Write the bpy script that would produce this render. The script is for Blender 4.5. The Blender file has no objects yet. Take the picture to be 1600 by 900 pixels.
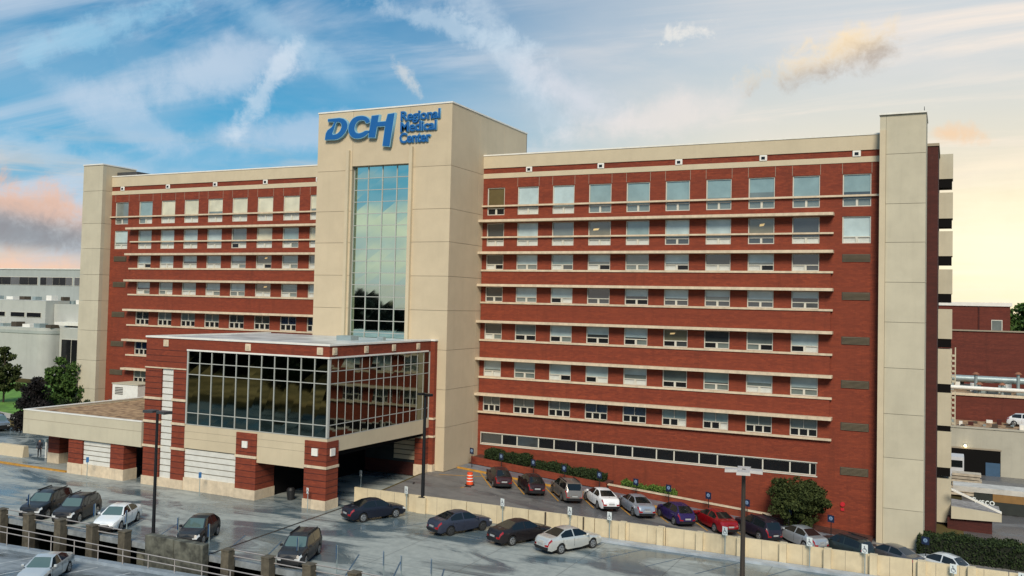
import bpy, bmesh, math, random
import numpy as np
from mathutils import Vector, Matrix
random.seed(7); RNG = np.random.default_rng(7)
S = bpy.context.scene
COL = S.collection

# ------------------------------------------------------------------ camera
YAW, PITCH, ROLL = -0.4494, 0.0332, 0.0226
cam_d = bpy.data.cameras.new('camera'); cam = bpy.data.objects.new('camera', cam_d); COL.objects.link(cam)
cam_d.sensor_width = 36; cam_d.lens = 36*1424.09/1600; cam_d.shift_y = -(450-426.81)/1600
cam_d.clip_start = 0.5; cam_d.clip_end = 9000
_f = Vector((math.sin(YAW)*math.cos(PITCH), math.cos(YAW)*math.cos(PITCH), math.sin(PITCH)))
_r = Vector((math.cos(YAW), -math.sin(YAW), 0)); _u = _r.cross(_f)
_r2 = math.cos(ROLL)*_r+math.sin(ROLL)*_u; _u2 = -math.sin(ROLL)*_r+math.cos(ROLL)*_u
m = Matrix((_r2, _u2, -_f)).transposed().to_4x4(); m.translation = Vector((44.594, -87.574, 20.702))
cam.matrix_world = m; S.camera = cam

# ------------------------------------------------------------------ view, sun
S.view_settings.view_transform = 'Standard'; S.view_settings.look = 'None'
S.view_settings.gamma = 1; S.view_settings.use_curve_mapping = False
S.view_settings.exposure = 0.06
SUN_AZ, SUN_EL = math.radians(157), math.radians(38)   # azimuth clockwise from +y: behind the camera, right of the facade's normal
sd = bpy.data.lights.new('sun', 'SUN'); sun = bpy.data.objects.new('sun', sd); COL.objects.link(sun)
sd.energy = 3.6; sd.angle = math.radians(20); sd.color = (1.0, 0.90, 0.74)
_sv = Vector((math.sin(SUN_AZ)*math.cos(SUN_EL), math.cos(SUN_AZ)*math.cos(SUN_EL), math.sin(SUN_EL)))
sun.rotation_euler = _sv.to_track_quat('Z', 'Y').to_euler()

# ------------------------------------------------------------------ node helper
class NT:
    def __init__(s, nt): s.nt = nt
    def n(s, t, **k):
        x = s.nt.nodes.new(t)
        for a, b in k.items(): setattr(x, a, b)
        return x
    def _in(s, sock, v):
        if v is None: return
        if isinstance(v, bpy.types.NodeSocket): s.nt.links.new(v, sock)
        elif isinstance(v, (tuple, list, Vector)):
            v = tuple(v)
            if len(sock.default_value) == 4 and len(v) == 3: v = v+(1,)
            sock.default_value = v
        else: sock.default_value = v
    def m(s, op, a, b=None, c=None, clamp=False):
        x = s.n('ShaderNodeMath', operation=op, use_clamp=clamp)
        for i, v in enumerate((a, b, c)): s._in(x.inputs[i], v) if v is not None else None
        return x.outputs[0]
    def vm(s, op, a, b=None, scale=None):
        x = s.n('ShaderNodeVectorMath', operation=op); s._in(x.inputs[0], a)
        if b is not None: s._in(x.inputs[1], b)
        if scale is not None: s._in(x.inputs['Scale'], scale)
        return x.outputs['Value'] if op in ('DOT_PRODUCT', 'LENGTH') else x.outputs[0]
    def mix(s, fac, a, b, blend='MIX'):
        x = s.n('ShaderNodeMix', data_type='RGBA', blend_type=blend)
        s._in(x.inputs['Factor'], fac); s._in(x.inputs[6], a); s._in(x.inputs[7], b); return x.outputs[2]
    def noise(s, vec, scale, detail=4, rough=.55, dist=0):
        x = s.n('ShaderNodeTexNoise'); s._in(x.inputs['Vector'], vec); x.inputs['Scale'].default_value = scale
        x.inputs['Detail'].default_value = detail; x.inputs['Roughness'].default_value = rough; x.inputs['Distortion'].default_value = dist
        return x.outputs['Fac']
    def sm(s, v, a, b, to0=0., to1=1.):
        x = s.n('ShaderNodeMapRange', interpolation_type='SMOOTHSTEP'); s._in(x.inputs[0], v)
        for i, q in enumerate((a, b, to0, to1)): x.inputs[i+1].default_value = q
        return x.outputs[0]
    def comb(s, x, y, z):
        c = s.n('ShaderNodeCombineXYZ')
        for i, v in enumerate((x, y, z)): s._in(c.inputs[i], v)
        return c.outputs[0]

# ------------------------------------------------------------------ world
W = bpy.data.worlds.new("World"); S.world = W; W.use_nodes = True
wt = NT(W.node_tree); W.node_tree.nodes.clear()
sky = wt.n('ShaderNodeTexSky', sky_type='NISHITA'); sky.sun_disc = False
sky.sun_elevation = SUN_EL; sky.sun_rotation = SUN_AZ; sky.air_density = 1.2; sky.dust_density = 2.0
D = wt.vm('NORMALIZE', wt.n('ShaderNodeTexCoord').outputs['Generated'])
sp = wt.n('ShaderNodeSeparateXYZ'); wt._in(sp.inputs[0], D); dx, dy, dz = sp.outputs
def azdir(az, el): a, e = math.radians(az), math.radians(el); return (math.sin(a)*math.cos(e), math.cos(a)*math.cos(e), math.sin(e))
el = wt.m('ARCSINE', dz)                     # radians
zup = wt.m('MAXIMUM', el, 0)
def lin(r, g, b): return tuple(((c/255+.055)/1.055)**2.4 if c > 10 else c/255/12.92 for c in (r, g, b))
blue_hi, blue_lo, hor = lin(0, 116, 168), lin(78, 168, 208), lin(206, 192, 180)
c1 = wt.mix(wt.sm(zup, 0.0, 0.16), hor, blue_lo)
c1 = wt.mix(wt.sm(zup, 0.08, 0.36), c1, blue_hi)
c1 = wt.mix(wt.sm(zup, 0.5, 1.5), c1, lin(110, 150, 180))
glow = wt.vm('DOT_PRODUCT', D, azdir(9, 4))
warm = wt.sm(glow, 0.70, 0.975)
c1 = wt.mix(wt.m('MULTIPLY', warm, .93), c1, wt.mix(wt.sm(zup, .02, .30), lin(255, 230, 178), lin(200, 206, 208)))
# high thin streaked cloud (sheet above the place)
den = wt.m('ADD', wt.m('MAXIMUM', dz, 0), .10)
px = wt.m('DIVIDE', dx, den); py = wt.m('DIVIDE', dy, den)
sheet = wt.comb(px, py, 0)
rot = wt.n('ShaderNodeMapping'); wt._in(rot.inputs[0], sheet); rot.inputs['Rotation'].default_value = (0, 0, math.radians(38)); rot.inputs['Scale'].default_value = (.42, 1.25, 1)
n1 = wt.noise(rot.outputs[0], 1.1, 9, .62, .9)
n2 = wt.noise(sheet, .55, 4, .5, .3)
cir = wt.m('MULTIPLY', wt.sm(n1, .42, .66), wt.sm(n2, .34, .62))
az = wt.m('ARCTAN2', dx, dy)
cc = wt.mix(warm, lin(186, 200, 216), lin(252, 232, 212))
c1 = wt.mix(wt.m('MULTIPLY', cir, .85), c1, cc)
# broad soft veil
n3 = wt.noise(wt.comb(px, py, 3.3), .8, 6, .55, .4)
c1 = wt.mix(wt.m('MULTIPLY', wt.sm(n3, .42, .68), .32), c1, wt.mix(warm, lin(160, 185, 206), lin(236, 222, 212)))
# low banks of cloud all round the horizon
band = wt.comb(wt.m('MULTIPLY', dx, 2.2), wt.m('MULTIPLY', dy, 2.2), wt.m('MULTIPLY', el, 17))
n4 = wt.noise(band, 1.5, 7, .58, .3)
lowm = wt.m('MULTIPLY', wt.sm(n4, .50, .64), wt.m('MULTIPLY', wt.sm(el, .01, .05), wt.sm(el, .19, .11)))
# cloud shapes at their own places in the sky
nb = wt.m('SUBTRACT', wt.noise(D, 9, 7, .62, .2), .5)
nbf = wt.m('SUBTRACT', wt.noise(D, 34, 8, .68, .3), .5)
def blob(u, v, a, b, rotd, soft=.5, amp=2.2, fine=1.0, d0=None):
    # direction through pixel (u,v) of the photograph, fixed here as a constant direction of the sky
    f = (_f + _r2*((u-800)/1424.09) - _u2*((v-426.81)/1424.09)).normalized()
    if d0: f = Vector(azdir(*d0)).normalized()
    r = f.cross(Vector((0, 0, 1))).normalized(); up = r.cross(f)
    t = math.radians(rotd); rr = math.cos(t)*r+math.sin(t)*up; uu = -math.sin(t)*r+math.cos(t)*up
    x = wt.m('DIVIDE', wt.vm('DOT_PRODUCT', D, tuple(rr)), a/1424); y = wt.m('DIVIDE', wt.vm('DOT_PRODUCT', D, tuple(uu)), b/1424)
    d = wt.m('SQRT', wt.m('ADD', wt.m('MULTIPLY', x, x), wt.m('MULTIPLY', y, y)))
    d = wt.m('ADD', d, wt.m('ADD', wt.m('MULTIPLY', nb, amp), wt.m('MULTIPLY', nbf, fine)))
    w = wt.sm(d, 1.0, 1.0-soft)
    return wt.m('MULTIPLY', w, wt.m('GREATER_THAN', wt.vm('DOT_PRODUCT', D, tuple(f)), 0)), y
def put(c, u, v, a, b, rotd, col, k, col2=None, **kw):
    w, y = blob(u, v, a, b, rotd, **kw)
    cc_ = wt.mix(wt.sm(wt.m('ADD', y, wt.m('MULTIPLY', nbf, 1.5)), -.7, .5), col2, col) if col2 else col
    return wt.mix(wt.m('MULTIPLY', w, k), c, cc_)
c1 = wt.mix(wt.m('MULTIPLY', lowm, .55), c1, wt.mix(warm, lin(214, 200, 186), lin(255, 236, 205)))
c1 = put(c1, 330, 110, 170, 46, 20, lin(196, 208, 222), .6, soft=.9)
c1 = put(c1, 470, 210, 190, 34, 8, lin(190, 202, 218), .55, soft=.9)
c1 = put(c1, 200, 190, 150, 30, -24, lin(176, 196, 216), .5, soft=.9)
c1 = put(c1, 430, 40, 160, 30, -30, lin(170, 200, 220), .4, soft=.9)
c1 = put(c1, 800, 95, 210, 40, -52, lin(196, 210, 222), .5, soft=1., amp=1.8, fine=1.8)
c1 = put(c1, 900, 150, 150, 46, -25, lin(214, 214, 220), .6, soft=.9)
c1 = put(c1, 638, 125, 46, 13, -52, lin(226, 220, 210), .5, soft=1., amp=1.2, fine=3.6)
c1 = put(c1, 1000, 190, 170, 40, 12, lin(236, 222, 214), .5, soft=.9)
c1 = put(c1, 1300, 90, 125, 42, 16, lin(244, 218, 176), .9, lin(176, 162, 148), soft=1., amp=1.2, fine=2.4)
c1 = put(c1, 110, 60, 230, 26, 26, lin(150, 196, 220), .55, soft=1., amp=2.4, fine=2.5)
c1 = put(c1, 420, 130, 120, 20, 60, lin(214, 222, 230), .5, soft=1., amp=1.6, fine=2.5)
c1 = put(c1, 60, 230, 190, 24, -12, lin(160, 190, 212), .6, soft=1., amp=2.2, fine=2.2)
c1 = put(c1, 700, 40, 200, 24, -14, lin(196, 212, 224), .5, soft=1., amp=2.2, fine=2.6)
c1 = put(c1, 1066, 54, 40, 18, 5, lin(236, 230, 220), .55, soft=1., amp=1.6, fine=5.)
c1 = put(c1, 1490, 210, 60, 19, -3, lin(236, 198, 158), .8, soft=1., amp=1.0, fine=2.4)
c1 = put(c1, 1580, 400, 210, 150, 0, lin(255, 249, 216), .85, soft=1.0, amp=.5, fine=.3)
c1 = put(c1, 20, 320, 175, 46, -14, lin(226, 178, 150), .85, lin(160, 150, 150), soft=.95, amp=1.8, fine=2.2)
c1 = put(c1, 40, 366, 170, 30, -5, lin(122, 126, 136), .7, soft=1., amp=1.6, fine=1.6)
c1 = put(c1, 40, 430, 190, 42, 0, lin(240, 196, 166), .85, soft=.9, amp=.9)
for a_, e_, wd_ in ((214, 4.6, 330), (205, 2.2, 420), (170, 4, 380), (130, 5, 360), (90, 4, 380), (250, 5, 330), (285, 5, 300)):
    c1 = put(c1, 0, 0, wd_, 44, 0, lin(246, 232, 200), .85, lin(206, 206, 196), soft=.9, amp=1.5, fine=1.0, d0=(a_, e_))
below = wt.sm(el, 0.0, -.03)
c1 = wt.mix(below, c1, lin(150, 150, 148))
k10 = wt.vm('SCALE', c1, scale=11.3)
fin = wt.mix(.93, sky.outputs[0], k10)
bg = wt.n('ShaderNodeBackground'); wt._in(bg.inputs['Color'], fin); bg.inputs['Strength'].default_value = 0.10
out = wt.n('ShaderNodeOutputWorld'); W.node_tree.links.new(bg.outputs[0], out.inputs[0])

# ------------------------------------------------------------------ materials
MATS = {}
def mat(name, col, rough=.7, metal=0., var=.12, vs=1.5, coat=0., bump=0., stretch=(1, 1, 1), emit=None, dirt=0., spec=None, col2=None, orand=0.):
    if name in MATS: return MATS[name]
    M = bpy.data.materials.new(name); M.use_nodes = True; t = NT(M.node_tree); b = M.node_tree.nodes['Principled BSDF']
    b.inputs['Roughness'].default_value = rough; b.inputs['Metallic'].default_value = metal; b.inputs['Coat Weight'].default_value = coat
    b.inputs['Coat Roughness'].default_value = .04
    if spec is not None: b.inputs['Specular IOR Level'].default_value = spec
    if var or dirt:
        P = t.n('ShaderNodeNewGeometry').outputs['Position']
        mp = t.n('ShaderNodeMapping'); t._in(mp.inputs[0], P); mp.inputs['Scale'].default_value = stretch
        a = t.noise(mp.outputs[0], vs, 6, .6)
        c = t.mix(t.sm(a, .25, .75), tuple(x*(1-var) for x in col), col2 or tuple(min(1, x*(1+var)) for x in col))
        if dirt:
            mp2 = t.n('ShaderNodeMapping'); t._in(mp2.inputs[0], P); mp2.inputs['Scale'].default_value = (1.6, 1.6, .12)
            dd = t.sm(t.noise(mp2.outputs[0], 1.1, 7, .7), .46, .80)
            bl_ = t.noise(P, .35, 5, .6); c = t.mix(t.sm(bl_, .52, .72, 0, min(.3, dirt*1.2)), c, tuple(x*.72 for x in col))
            c = t.mix(t.m('MULTIPLY', dd, dirt), c, tuple(x*.45 for x in col))
        if orand:
            f_ = t.m('ADD', 1-orand, t.m('MULTIPLY', t.n('ShaderNodeObjectInfo').outputs['Random'], 2*orand)); c = t.vm('SCALE', c, scale=f_)
        t._in(b.inputs['Base Color'], c)
        if bump:
            bn = t.n('ShaderNodeBump'); bn.inputs['Strength'].default_value = bump; bn.inputs['Distance'].default_value = .05
            t._in(bn.inputs['Height'], a); t._in(b.inputs['Normal'], bn.outputs[0])
    else: t._in(b.inputs['Base Color'], col)
    if emit: t._in(b.inputs['Emission Color'], emit[:3]); b.inputs['Emission Strength'].default_value = emit[3]
    MATS[name] = M; return M
def brick(name, col, dark, mortar=.75):
    M = bpy.data.materials.new(name); M.use_nodes = True; t = NT(M.node_tree); b = M.node_tree.nodes['Principled BSDF']
    P = t.n('ShaderNodeNewGeometry').outputs['Position']; s = t.n('ShaderNodeSeparateXYZ'); t._in(s.inputs[0], P)
    v = t.comb(t.m('ADD', s.outputs[0], s.outputs[1]), s.outputs[2], 0)
    bt = t.n('ShaderNodeTexBrick'); t._in(bt.inputs['Vector'], v); bt.inputs['Scale'].default_value = 1
    bt.inputs['Brick Width'].default_value = .40; bt.inputs['Row Height'].default_value = .135; bt.inputs['Mortar Size'].default_value = .012
    t._in(bt.inputs['Color1'], col); t._in(bt.inputs['Color2'], dark); t._in(bt.inputs['Mortar'], tuple(x*mortar for x in col))
    mp = t.n('ShaderNodeMapping'); t._in(mp.inputs[0], P); mp.inputs['Scale'].default_value = (.25, .25, 2.6)
    n = t.noise(mp.outputs[0], 1.0, 7, .7); big = t.noise(P, .13, 4, .5)
    c = t.mix(t.sm(n, .3, .72, 0, .55), bt.outputs[0], tuple(x*.52 for x in dark), 'MIX')
    c = t.mix(t.sm(big, .35, .7, 0, .5), c, tuple(x*.7 for x in col))
    mp4 = t.n('ShaderNodeMapping'); t._in(mp4.inputs[0], P); mp4.inputs['Scale'].default_value = (1.3, 1.3, .10)
    c = t.mix(t.sm(t.noise(mp4.outputs[0], 1.0, 6, .7), .50, .74, 0, .55), c, tuple(x*.42 for x in col))
    c = t.mix(t.sm(t.noise(P, .9, 7, .7), .60, .80, 0, .35), c, tuple(min(1, x*1.25+.03) for x in col))
    t._in(b.inputs['Base Color'], c); b.inputs['Roughness'].default_value = .85
    bn = t.n('ShaderNodeBump'); bn.inputs['Strength'].default_value = .5; bn.inputs['Distance'].default_value = .02
    t._in(bn.inputs['Height'], bt.outputs['Fac']); bn.invert = True; t._in(b.inputs['Normal'], bn.outputs[0])
    return M
def wet(name, dry, damp, dscale=.20, lo=.44, hi=.57, rdry=.55, rwet=.10, joints=True):
    M = bpy.data.materials.new(name); M.use_nodes = True; t = NT(M.node_tree); b = M.node_tree.nodes['Principled BSDF']
    P = t.n('ShaderNodeNewGeometry').outputs['Position']
    mp = t.n('ShaderNodeMapping'); t._in(mp.inputs[0], P); mp.inputs['Rotation'].default_value = (0, 0, math.radians(-22)); mp.inputs['Scale'].default_value = (.5, 1.25, 1)
    a = t.noise(mp.outputs[0], dscale, 9, .62, .8); w = t.sm(a, lo, hi)
    f = t.noise(P, 1.4, 8, .7); g = t.noise(P, .07, 3, .5)
    c = t.mix(w, dry, damp)
    c = t.mix(t.sm(f, .3, .75, 0, .35), c, tuple(x*.55 for x in damp))
    st = t.noise(P, .42, 6, .7, .6)
    c = t.mix(t.sm(st, .60, .76, 0, .75), c, (.052, .038, .032))
    mp3 = t.n('ShaderNodeMapping'); t._in(mp3.inputs[0], P); mp3.inputs['Rotation'].default_value = (0, 0, math.radians(-8)); mp3.inputs['Scale'].default_value = (.25, 2.2, 1)
    tr = t.noise(mp3.outputs[0], .9, 5, .6); c = t.mix(t.sm(tr, .52, .74, 0, .45), c, tuple(x*.5 for x in damp))
    if joints:
        s = t.n('ShaderNodeSeparateXYZ'); t._in(s.inputs[0], P)
        for ax, step in ((0, 6.1), (1, 6.3)):
            q = t.m('ABSOLUTE', t.m('SUBTRACT', t.m('FRACT', t.m('DIVIDE', s.outputs[ax], step)), .5))
            c = t.mix(t.m('MULTIPLY', t.m('LESS_THAN', q, .006), .45), c, (.05, .05, .052))
    t._in(b.inputs['Base Color'], c)
    t._in(b.inputs['Roughness'], t.m('ADD', t.sm(a, lo, hi, rdry, rwet), t.m('MULTIPLY', f, .12)))
    bn = t.n('ShaderNodeBump'); bn.inputs['Strength'].default_value = .15; bn.inputs['Distance'].default_value = .03
    t._in(bn.inputs['Height'], f); t._in(b.inputs['Normal'], bn.outputs[0]); return M
def leafm(name, a, b_):
    M = bpy.data.materials.new(name); M.use_nodes = True; t = NT(M.node_tree); b = M.node_tree.nodes['Principled BSDF']
    g = t.n('ShaderNodeNewGeometry'); t._in(b.inputs['Base Color'], t.mix(g.outputs['Random Per Island'], a, b_))
    b.inputs['Roughness'].default_value = .8; b.inputs['Specular IOR Level'].default_value = .2; return M
BR = brick('red_brick', (.285, .052, .019), (.185, .030, .013))
BRD = brick('shaded_brick', (.085, .016, .011), (.06, .012, .009))  # red brick with the shade of end wall and recesses put into its colour
BRM = brick('far_brick', (.17, .034, .018), (.12, .022, .013))
BEIGE = mat('beige_panel', (.54, .455, .315), .8, var=.05, vs=.5, dirt=.11, orand=.03)
BEIGE2 = mat('tower_panel', (.54, .445, .305), .8, var=.05, vs=.4, dirt=.10, orand=.03)
GREYB = mat('grey_beige_panel', (.50, .455, .34), .8, var=.06, vs=.5, dirt=.16, orand=.035)
LEDGE = mat('ledge_concrete', (.60, .49, .35), .75, var=.14, vs=2, dirt=.4, orand=.05)
WHITEC = mat('white_coping', (.74, .72, .66), .6, var=.07)
JOINT = mat('joint_dark', (.30, .255, .19), .9, var=0)
FRAME = mat('window_frame', (.58, .56, .48), .5, var=.05)
MULL = mat('mullion', (.40, .41, .38), .4, var=.05)
DARKIN = mat('interior_shade', (.007, .0065, .0065), .9, var=0, spec=.1)  # near-black: shade under soffits and inside openings put into the colour
LOUV = mat('louver_metal', (.06, .045, .03), .6, var=.1)
def glass(name, col, rough=.06, metal=.0, coat=1., spec=.9):
    return mat(name, col, rough, metal, var=.16, vs=.6, coat=coat, spec=spec)
PANE = {'B': glass('pane_blind', (.43, .53, .53), .25, coat=.7), 'C': glass('pane_cream_reflection', (.60, .57, .42), .25, coat=.7),  # cream one: pale blind with a reflection put into its colour
        'T': glass('pane_teal', (.22, .31, .31), .12), 'G': glass('pane_grey', (.15, .18, .17), .12), 'D': glass('pane_dark', (.045, .052, .055), .08),
        'N': glass('pane_navy', (.02, .035, .07), .08), 'Y': glass('pane_amber', (.10, .075, .025), .12), 'L': glass('pane_lit', (.16, .15, .10), .12),
        'K': glass('pane_black', (.010, .011, .013), .15, coat=.0, spec=.4), 'W': mat('pane_white_panel', (.55, .56, .52), .5, var=.08)}
TG = mat('reflective_glass', (.52, .68, .60), .03, 1., var=.05, vs=.3)
PG = mat('pavilion_glass', (.17, .19, .165), .035, 1., var=.10, vs=.3)
DECK = wet('wet_concrete', (.38, .40, .37), (.105, .145, .165))
DECK2 = wet('wet_ramp_concrete', (.27, .30, .32), (.10, .12, .135))
ASPH = wet('damp_asphalt', (.185, .175, .165), (.115, .115, .12), rdry=.7, rwet=.22, joints=False)
SIDEW = wet('damp_sidewalk', (.21, .23, .26), (.15, .17, .20), rdry=.6, rwet=.2, joints=False)
GRASS = mat('lawn', (.10, .22, .025), .9, var=.35, vs=.8)
EARTH = mat('ground_mix', (.05, .055, .03), 1., var=.6, vs=.035, col2=(.15, .115, .05), spec=0)
GRAVEL = mat('roof_gravel', (.20, .10, .045), .95, var=.5, vs=1.5, bump=.6, col2=(.52, .34, .19))
ROOFW = mat('roof_membrane', (.42, .45, .46), .35, var=.35, vs=.35, col2=(.66, .68, .68))
CONC = mat('mossy_concrete', (.055, .055, .042), .85, var=.6, vs=1.5, bump=.4, dirt=.6, col2=(.16, .16, .125))
POSTM = mat('brown_concrete', (.095, .080, .055), .85, var=.35, vs=3, dirt=.4)
PIPE = mat('pipe_rail', (.36, .33, .31), .5, .2, var=.1)
WALLC = mat('cast_wall', (.60, .50, .33), .8, var=.10, vs=1.2, dirt=.28)
POLE = mat('black_pole', (.014, .015, .017), .4, .3, var=0)
POLEB = mat('bronze_pole', (.055, .043, .035), .4, .3, var=0)
LAMPW = mat('lamp_top', (.50, .48, .46), .4, var=.1)
SIGNW = mat('sign_white', (.72, .76, .74), .5, var=0)
SIGNB = mat('sign_blue', (.02, .10, .30), .45, var=0)
SIGND = mat('sign_dark_blue', (.012, .022, .06), .45, var=0)
POSTB = mat('blue_post', (.025, .12, .30), .5, var=.1)
GALV = mat('galvanised', (.33, .40, .40), .4, .4, var=.1)
YEL = mat('kerb_yellow', (.46, .23, .03), .7, var=.25, vs=2)
ORG = mat('drum_orange', (.75, .075, .012), .5, var=.05)
LTXT = mat('sign_letter_blue', (.010, .105, .33), .35, var=0)
LTRIM = mat('sign_letter_edge', (.20, .42, .55), .5, var=0)
LEAF = leafm('leaf_green', (.022, .055, .012), (.075, .13, .028))
LEAFD = leafm('leaf_dark', (.010, .020, .007), (.036, .056, .018))
LEAFB = leafm('leaf_bright', (.045, .10, .015), (.13, .20, .04))
LEAFP = leafm('leaf_purple', (.008, .008, .008), (.022, .018, .018))
LEAFO = leafm('leaf_olive', (.018, .028, .007), (.060, .075, .022))
LEAFW = leafm('leaf_far', (.004, .007, .004), (.010, .016, .008))
BARK = mat('bark', (.06, .045, .03), .9, var=.3)
BRANCH = mat('bark', (.06, .045, .03), .9)
TYRE = mat('tyre', (.012, .012, .012), .8, var=0)
RIM = mat('rim', (.38, .38, .38), .3, .7, var=0)
RIMD = mat('rim_dark', (.09, .09, .09), .35, .6, var=0)
CGL = mat('car_glass', (.008, .010, .011), .06, 0, var=0, coat=.15, spec=.5)
CGW = mat('car_windshield', (.11, .165, .15), .05, 0.3, var=0, coat=.6, spec=.8)
TAIL = mat('tail_lamp', (.28, .008, .008), .15, var=0, coat=1)
HEADL = mat('head_lamp', (.62, .64, .64), .12, var=0, coat=1)
TRIM = mat('black_trim', (.012, .012, .013), .5, var=0)
PLATE = mat('plate', (.36, .37, .37), .5, var=0)

# ------------------------------------------------------------------ mesh helpers
class B:
    def __init__(s): s.v = []; s.f = []
    def box(s, x0, x1, y0, y1, z0, z1):
        if x0 > x1: x0, x1 = x1, x0
        if y0 > y1: y0, y1 = y1, y0
        if z0 > z1: z0, z1 = z1, z0
        n = len(s.v); s.v += [(x0, y0, z0), (x1, y0, z0), (x1, y1, z0), (x0, y1, z0), (x0, y0, z1), (x1, y0, z1), (x1, y1, z1), (x0, y1, z1)]
        s.f += [(n, n+3, n+2, n+1), (n+4, n+5, n+6, n+7), (n, n+1, n+5, n+4), (n+1, n+2, n+6, n+5), (n+2, n+3, n+7, n+6), (n+3, n, n+4, n+7)]; return s
    def prism(s, pts, d, cap=True):
        """pts: list of 3d points (planar ring), d: extrusion vector"""
        n = len(s.v); k = len(pts); s.v += [tuple(p) for p in pts]+[tuple(Vector(p)+Vector(d)) for p in pts]
        if cap: s.f += [tuple(range(n, n+k)), tuple(range(n+2*k-1, n+k-1, -1))]
        s.f += [(n+i, n+k+i, n+k+(i+1) % k, n+(i+1) % k) for i in range(k)]; return s
    def cyl(s, p0, p1, r0, r1=None, k=10):
        r1 = r0 if r1 is None else r1; p0 = Vector(p0); p1 = Vector(p1); a = (p1-p0).normalized()
        t = a.orthogonal().normalized(); b = a.cross(t); n = len(s.v)
        for p, r in ((p0, r0), (p1, r1)):
            for i in range(k): q = 2*math.pi*i/k; s.v.append(tuple(p+(t*math.cos(q)+b*math.sin(q))*r))
        s.f += [(n+i, n+(i+1) % k, n+k+(i+1) % k, n+k+i) for i in range(k)]; s.f += [tuple(range(n+k-1, n-1, -1)), tuple(range(n+k, n+2*k))]; return s
    def grid(s, xs, ys, fz):
        n = len(s.v); nx = len(xs)
        for y in ys:
            for x in xs: s.v.append((x, y, fz(x, y)))
        for j in range(len(ys)-1):
            for i in range(nx-1): a = n+j*nx+i; s.f.append((a, a+1, a+nx+1, a+nx))
        return s
ORG = {}
def link(o, parent=None):
    COL.objects.link(o)
    if parent: o.parent = parent; ORG[o.name] = ORG[parent.name]
    return o
def build(b, name, m, parent=None, smooth=None, bevel=0):
    """world-coordinate mesh; under a parent it is stored relative to the thing's base"""
    me = bpy.data.meshes.new(name); off = ORG[parent.name] if parent else Vector((0, 0, 0))
    me.from_pydata([tuple(Vector(p)-off) for p in b.v], [], b.f)
    ms = m if isinstance(m, (list, tuple)) else [m]
    for x in ms: me.materials.append(x)
    bm = bmesh.new(); bm.from_mesh(me); bmesh.ops.recalc_face_normals(bm, faces=bm.faces)
    if bevel: bmesh.ops.bevel(bm, geom=list(bm.edges), offset=bevel, segments=1, affect='EDGES')
    bm.to_mesh(me); bm.free()
    if smooth is not None: me.shade_smooth(); me.set_sharp_from_angle(angle=math.radians(smooth))
    o = bpy.data.objects.new(name, me)
    if parent: link(o, parent)
    else: COL.objects.link(o); ORG[o.name] = Vector((0, 0, 0))
    return o
def tag(o, label=None, cat=None, group=None, kind=None):
    if label: o['label'] = label
    if cat: o['category'] = cat
    if group: o['group'] = group
    if kind: o['kind'] = kind
    return o
def thing(name, loc, label, cat, group=None, rz=0):
    o = bpy.data.objects.new(name, None); COL.objects.link(o); o.location = loc; o.rotation_euler = (0, 0, rz); o.empty_display_size = .3
    ORG[o.name] = Vector(loc); return tag(o, label, cat, group)
def proto(name): # thing built about its own origin
    o = bpy.data.objects.new(name, None); COL.objects.link(o); ORG[o.name] = Vector((0, 0, 0)); return o
def copy_tree(o, parent=None):
    c = o.copy(); COL.objects.link(c); c.parent = parent
    if o.name in ORG: ORG[c.name] = ORG[o.name]
    for ch in list(o.children): copy_tree(ch, c)
    return c
def struct(b, name, m, **k): return tag(build(b, name, m, **k), kind='structure')

# ------------------------------------------------------------------ ground
def road_z(x, y):
    zf = 3.6 if x < -1 else max(3.6-.075*(x+1), 0.0)
    zn = min(2.86, zf); t = min(1, max(0, (y+20.4)/11.0)); drop = .034*max(0, min(x, 46)-27)*min(1, max(0, (-3.2-y)/2.0)); return zn+(zf-zn)*t-drop
def gz(x, y):
    if y < -20.45 and -58 < x < 62 and y > -62: return -2.2
    if y <= -62: return -2.2 if abs(x) < 400 else 0
    if x < -3: return 2.80
    return road_z(x, y)-.06
xs = [-4000, -900, -400, -200, -120, -90, -60, -57.9, -40, -20, -6, -3.01, -2.99, -1, 0, 5, 10, 15, 20, 25, 30, 35, 40, 44, 47, 50, 55, 61.9, 62.5, 80, 120, 300, 900, 4000]
ys = [-4000, -900, -400, -120, -62, -61, -45, -30, -20.46, -20.44, -15, -9.4, 0, 10, 30, 60, 120, 300, 900, 4000]
struct(B().grid(xs, ys, gz), 'ground', EARTH)
# parking deck slab (top sheet with real thickness)
b = B(); b.box(-90, -2.6, -39.4, -7.3, 2.6, 2.9); b.box(-2.6, 75, -39.4, -21.05, 2.6, 2.9)
struct(b, 'parking_deck', DECK)
b = B(); b.box(-58, 75, -39.7, -39.4, 2.62, 3.02); struct(b, 'deck_kerb', mat('kerb_concrete', (.22, .24, .25), .5, var=.3))
b = B()
for x in (-56, -20, -8, 4, 16, 28, 40, 52): b.box(x-.35, x+.35, -39.2, -38.5, -2.3, 2.6)
struct(b, 'deck_columns', CONC)
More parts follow.
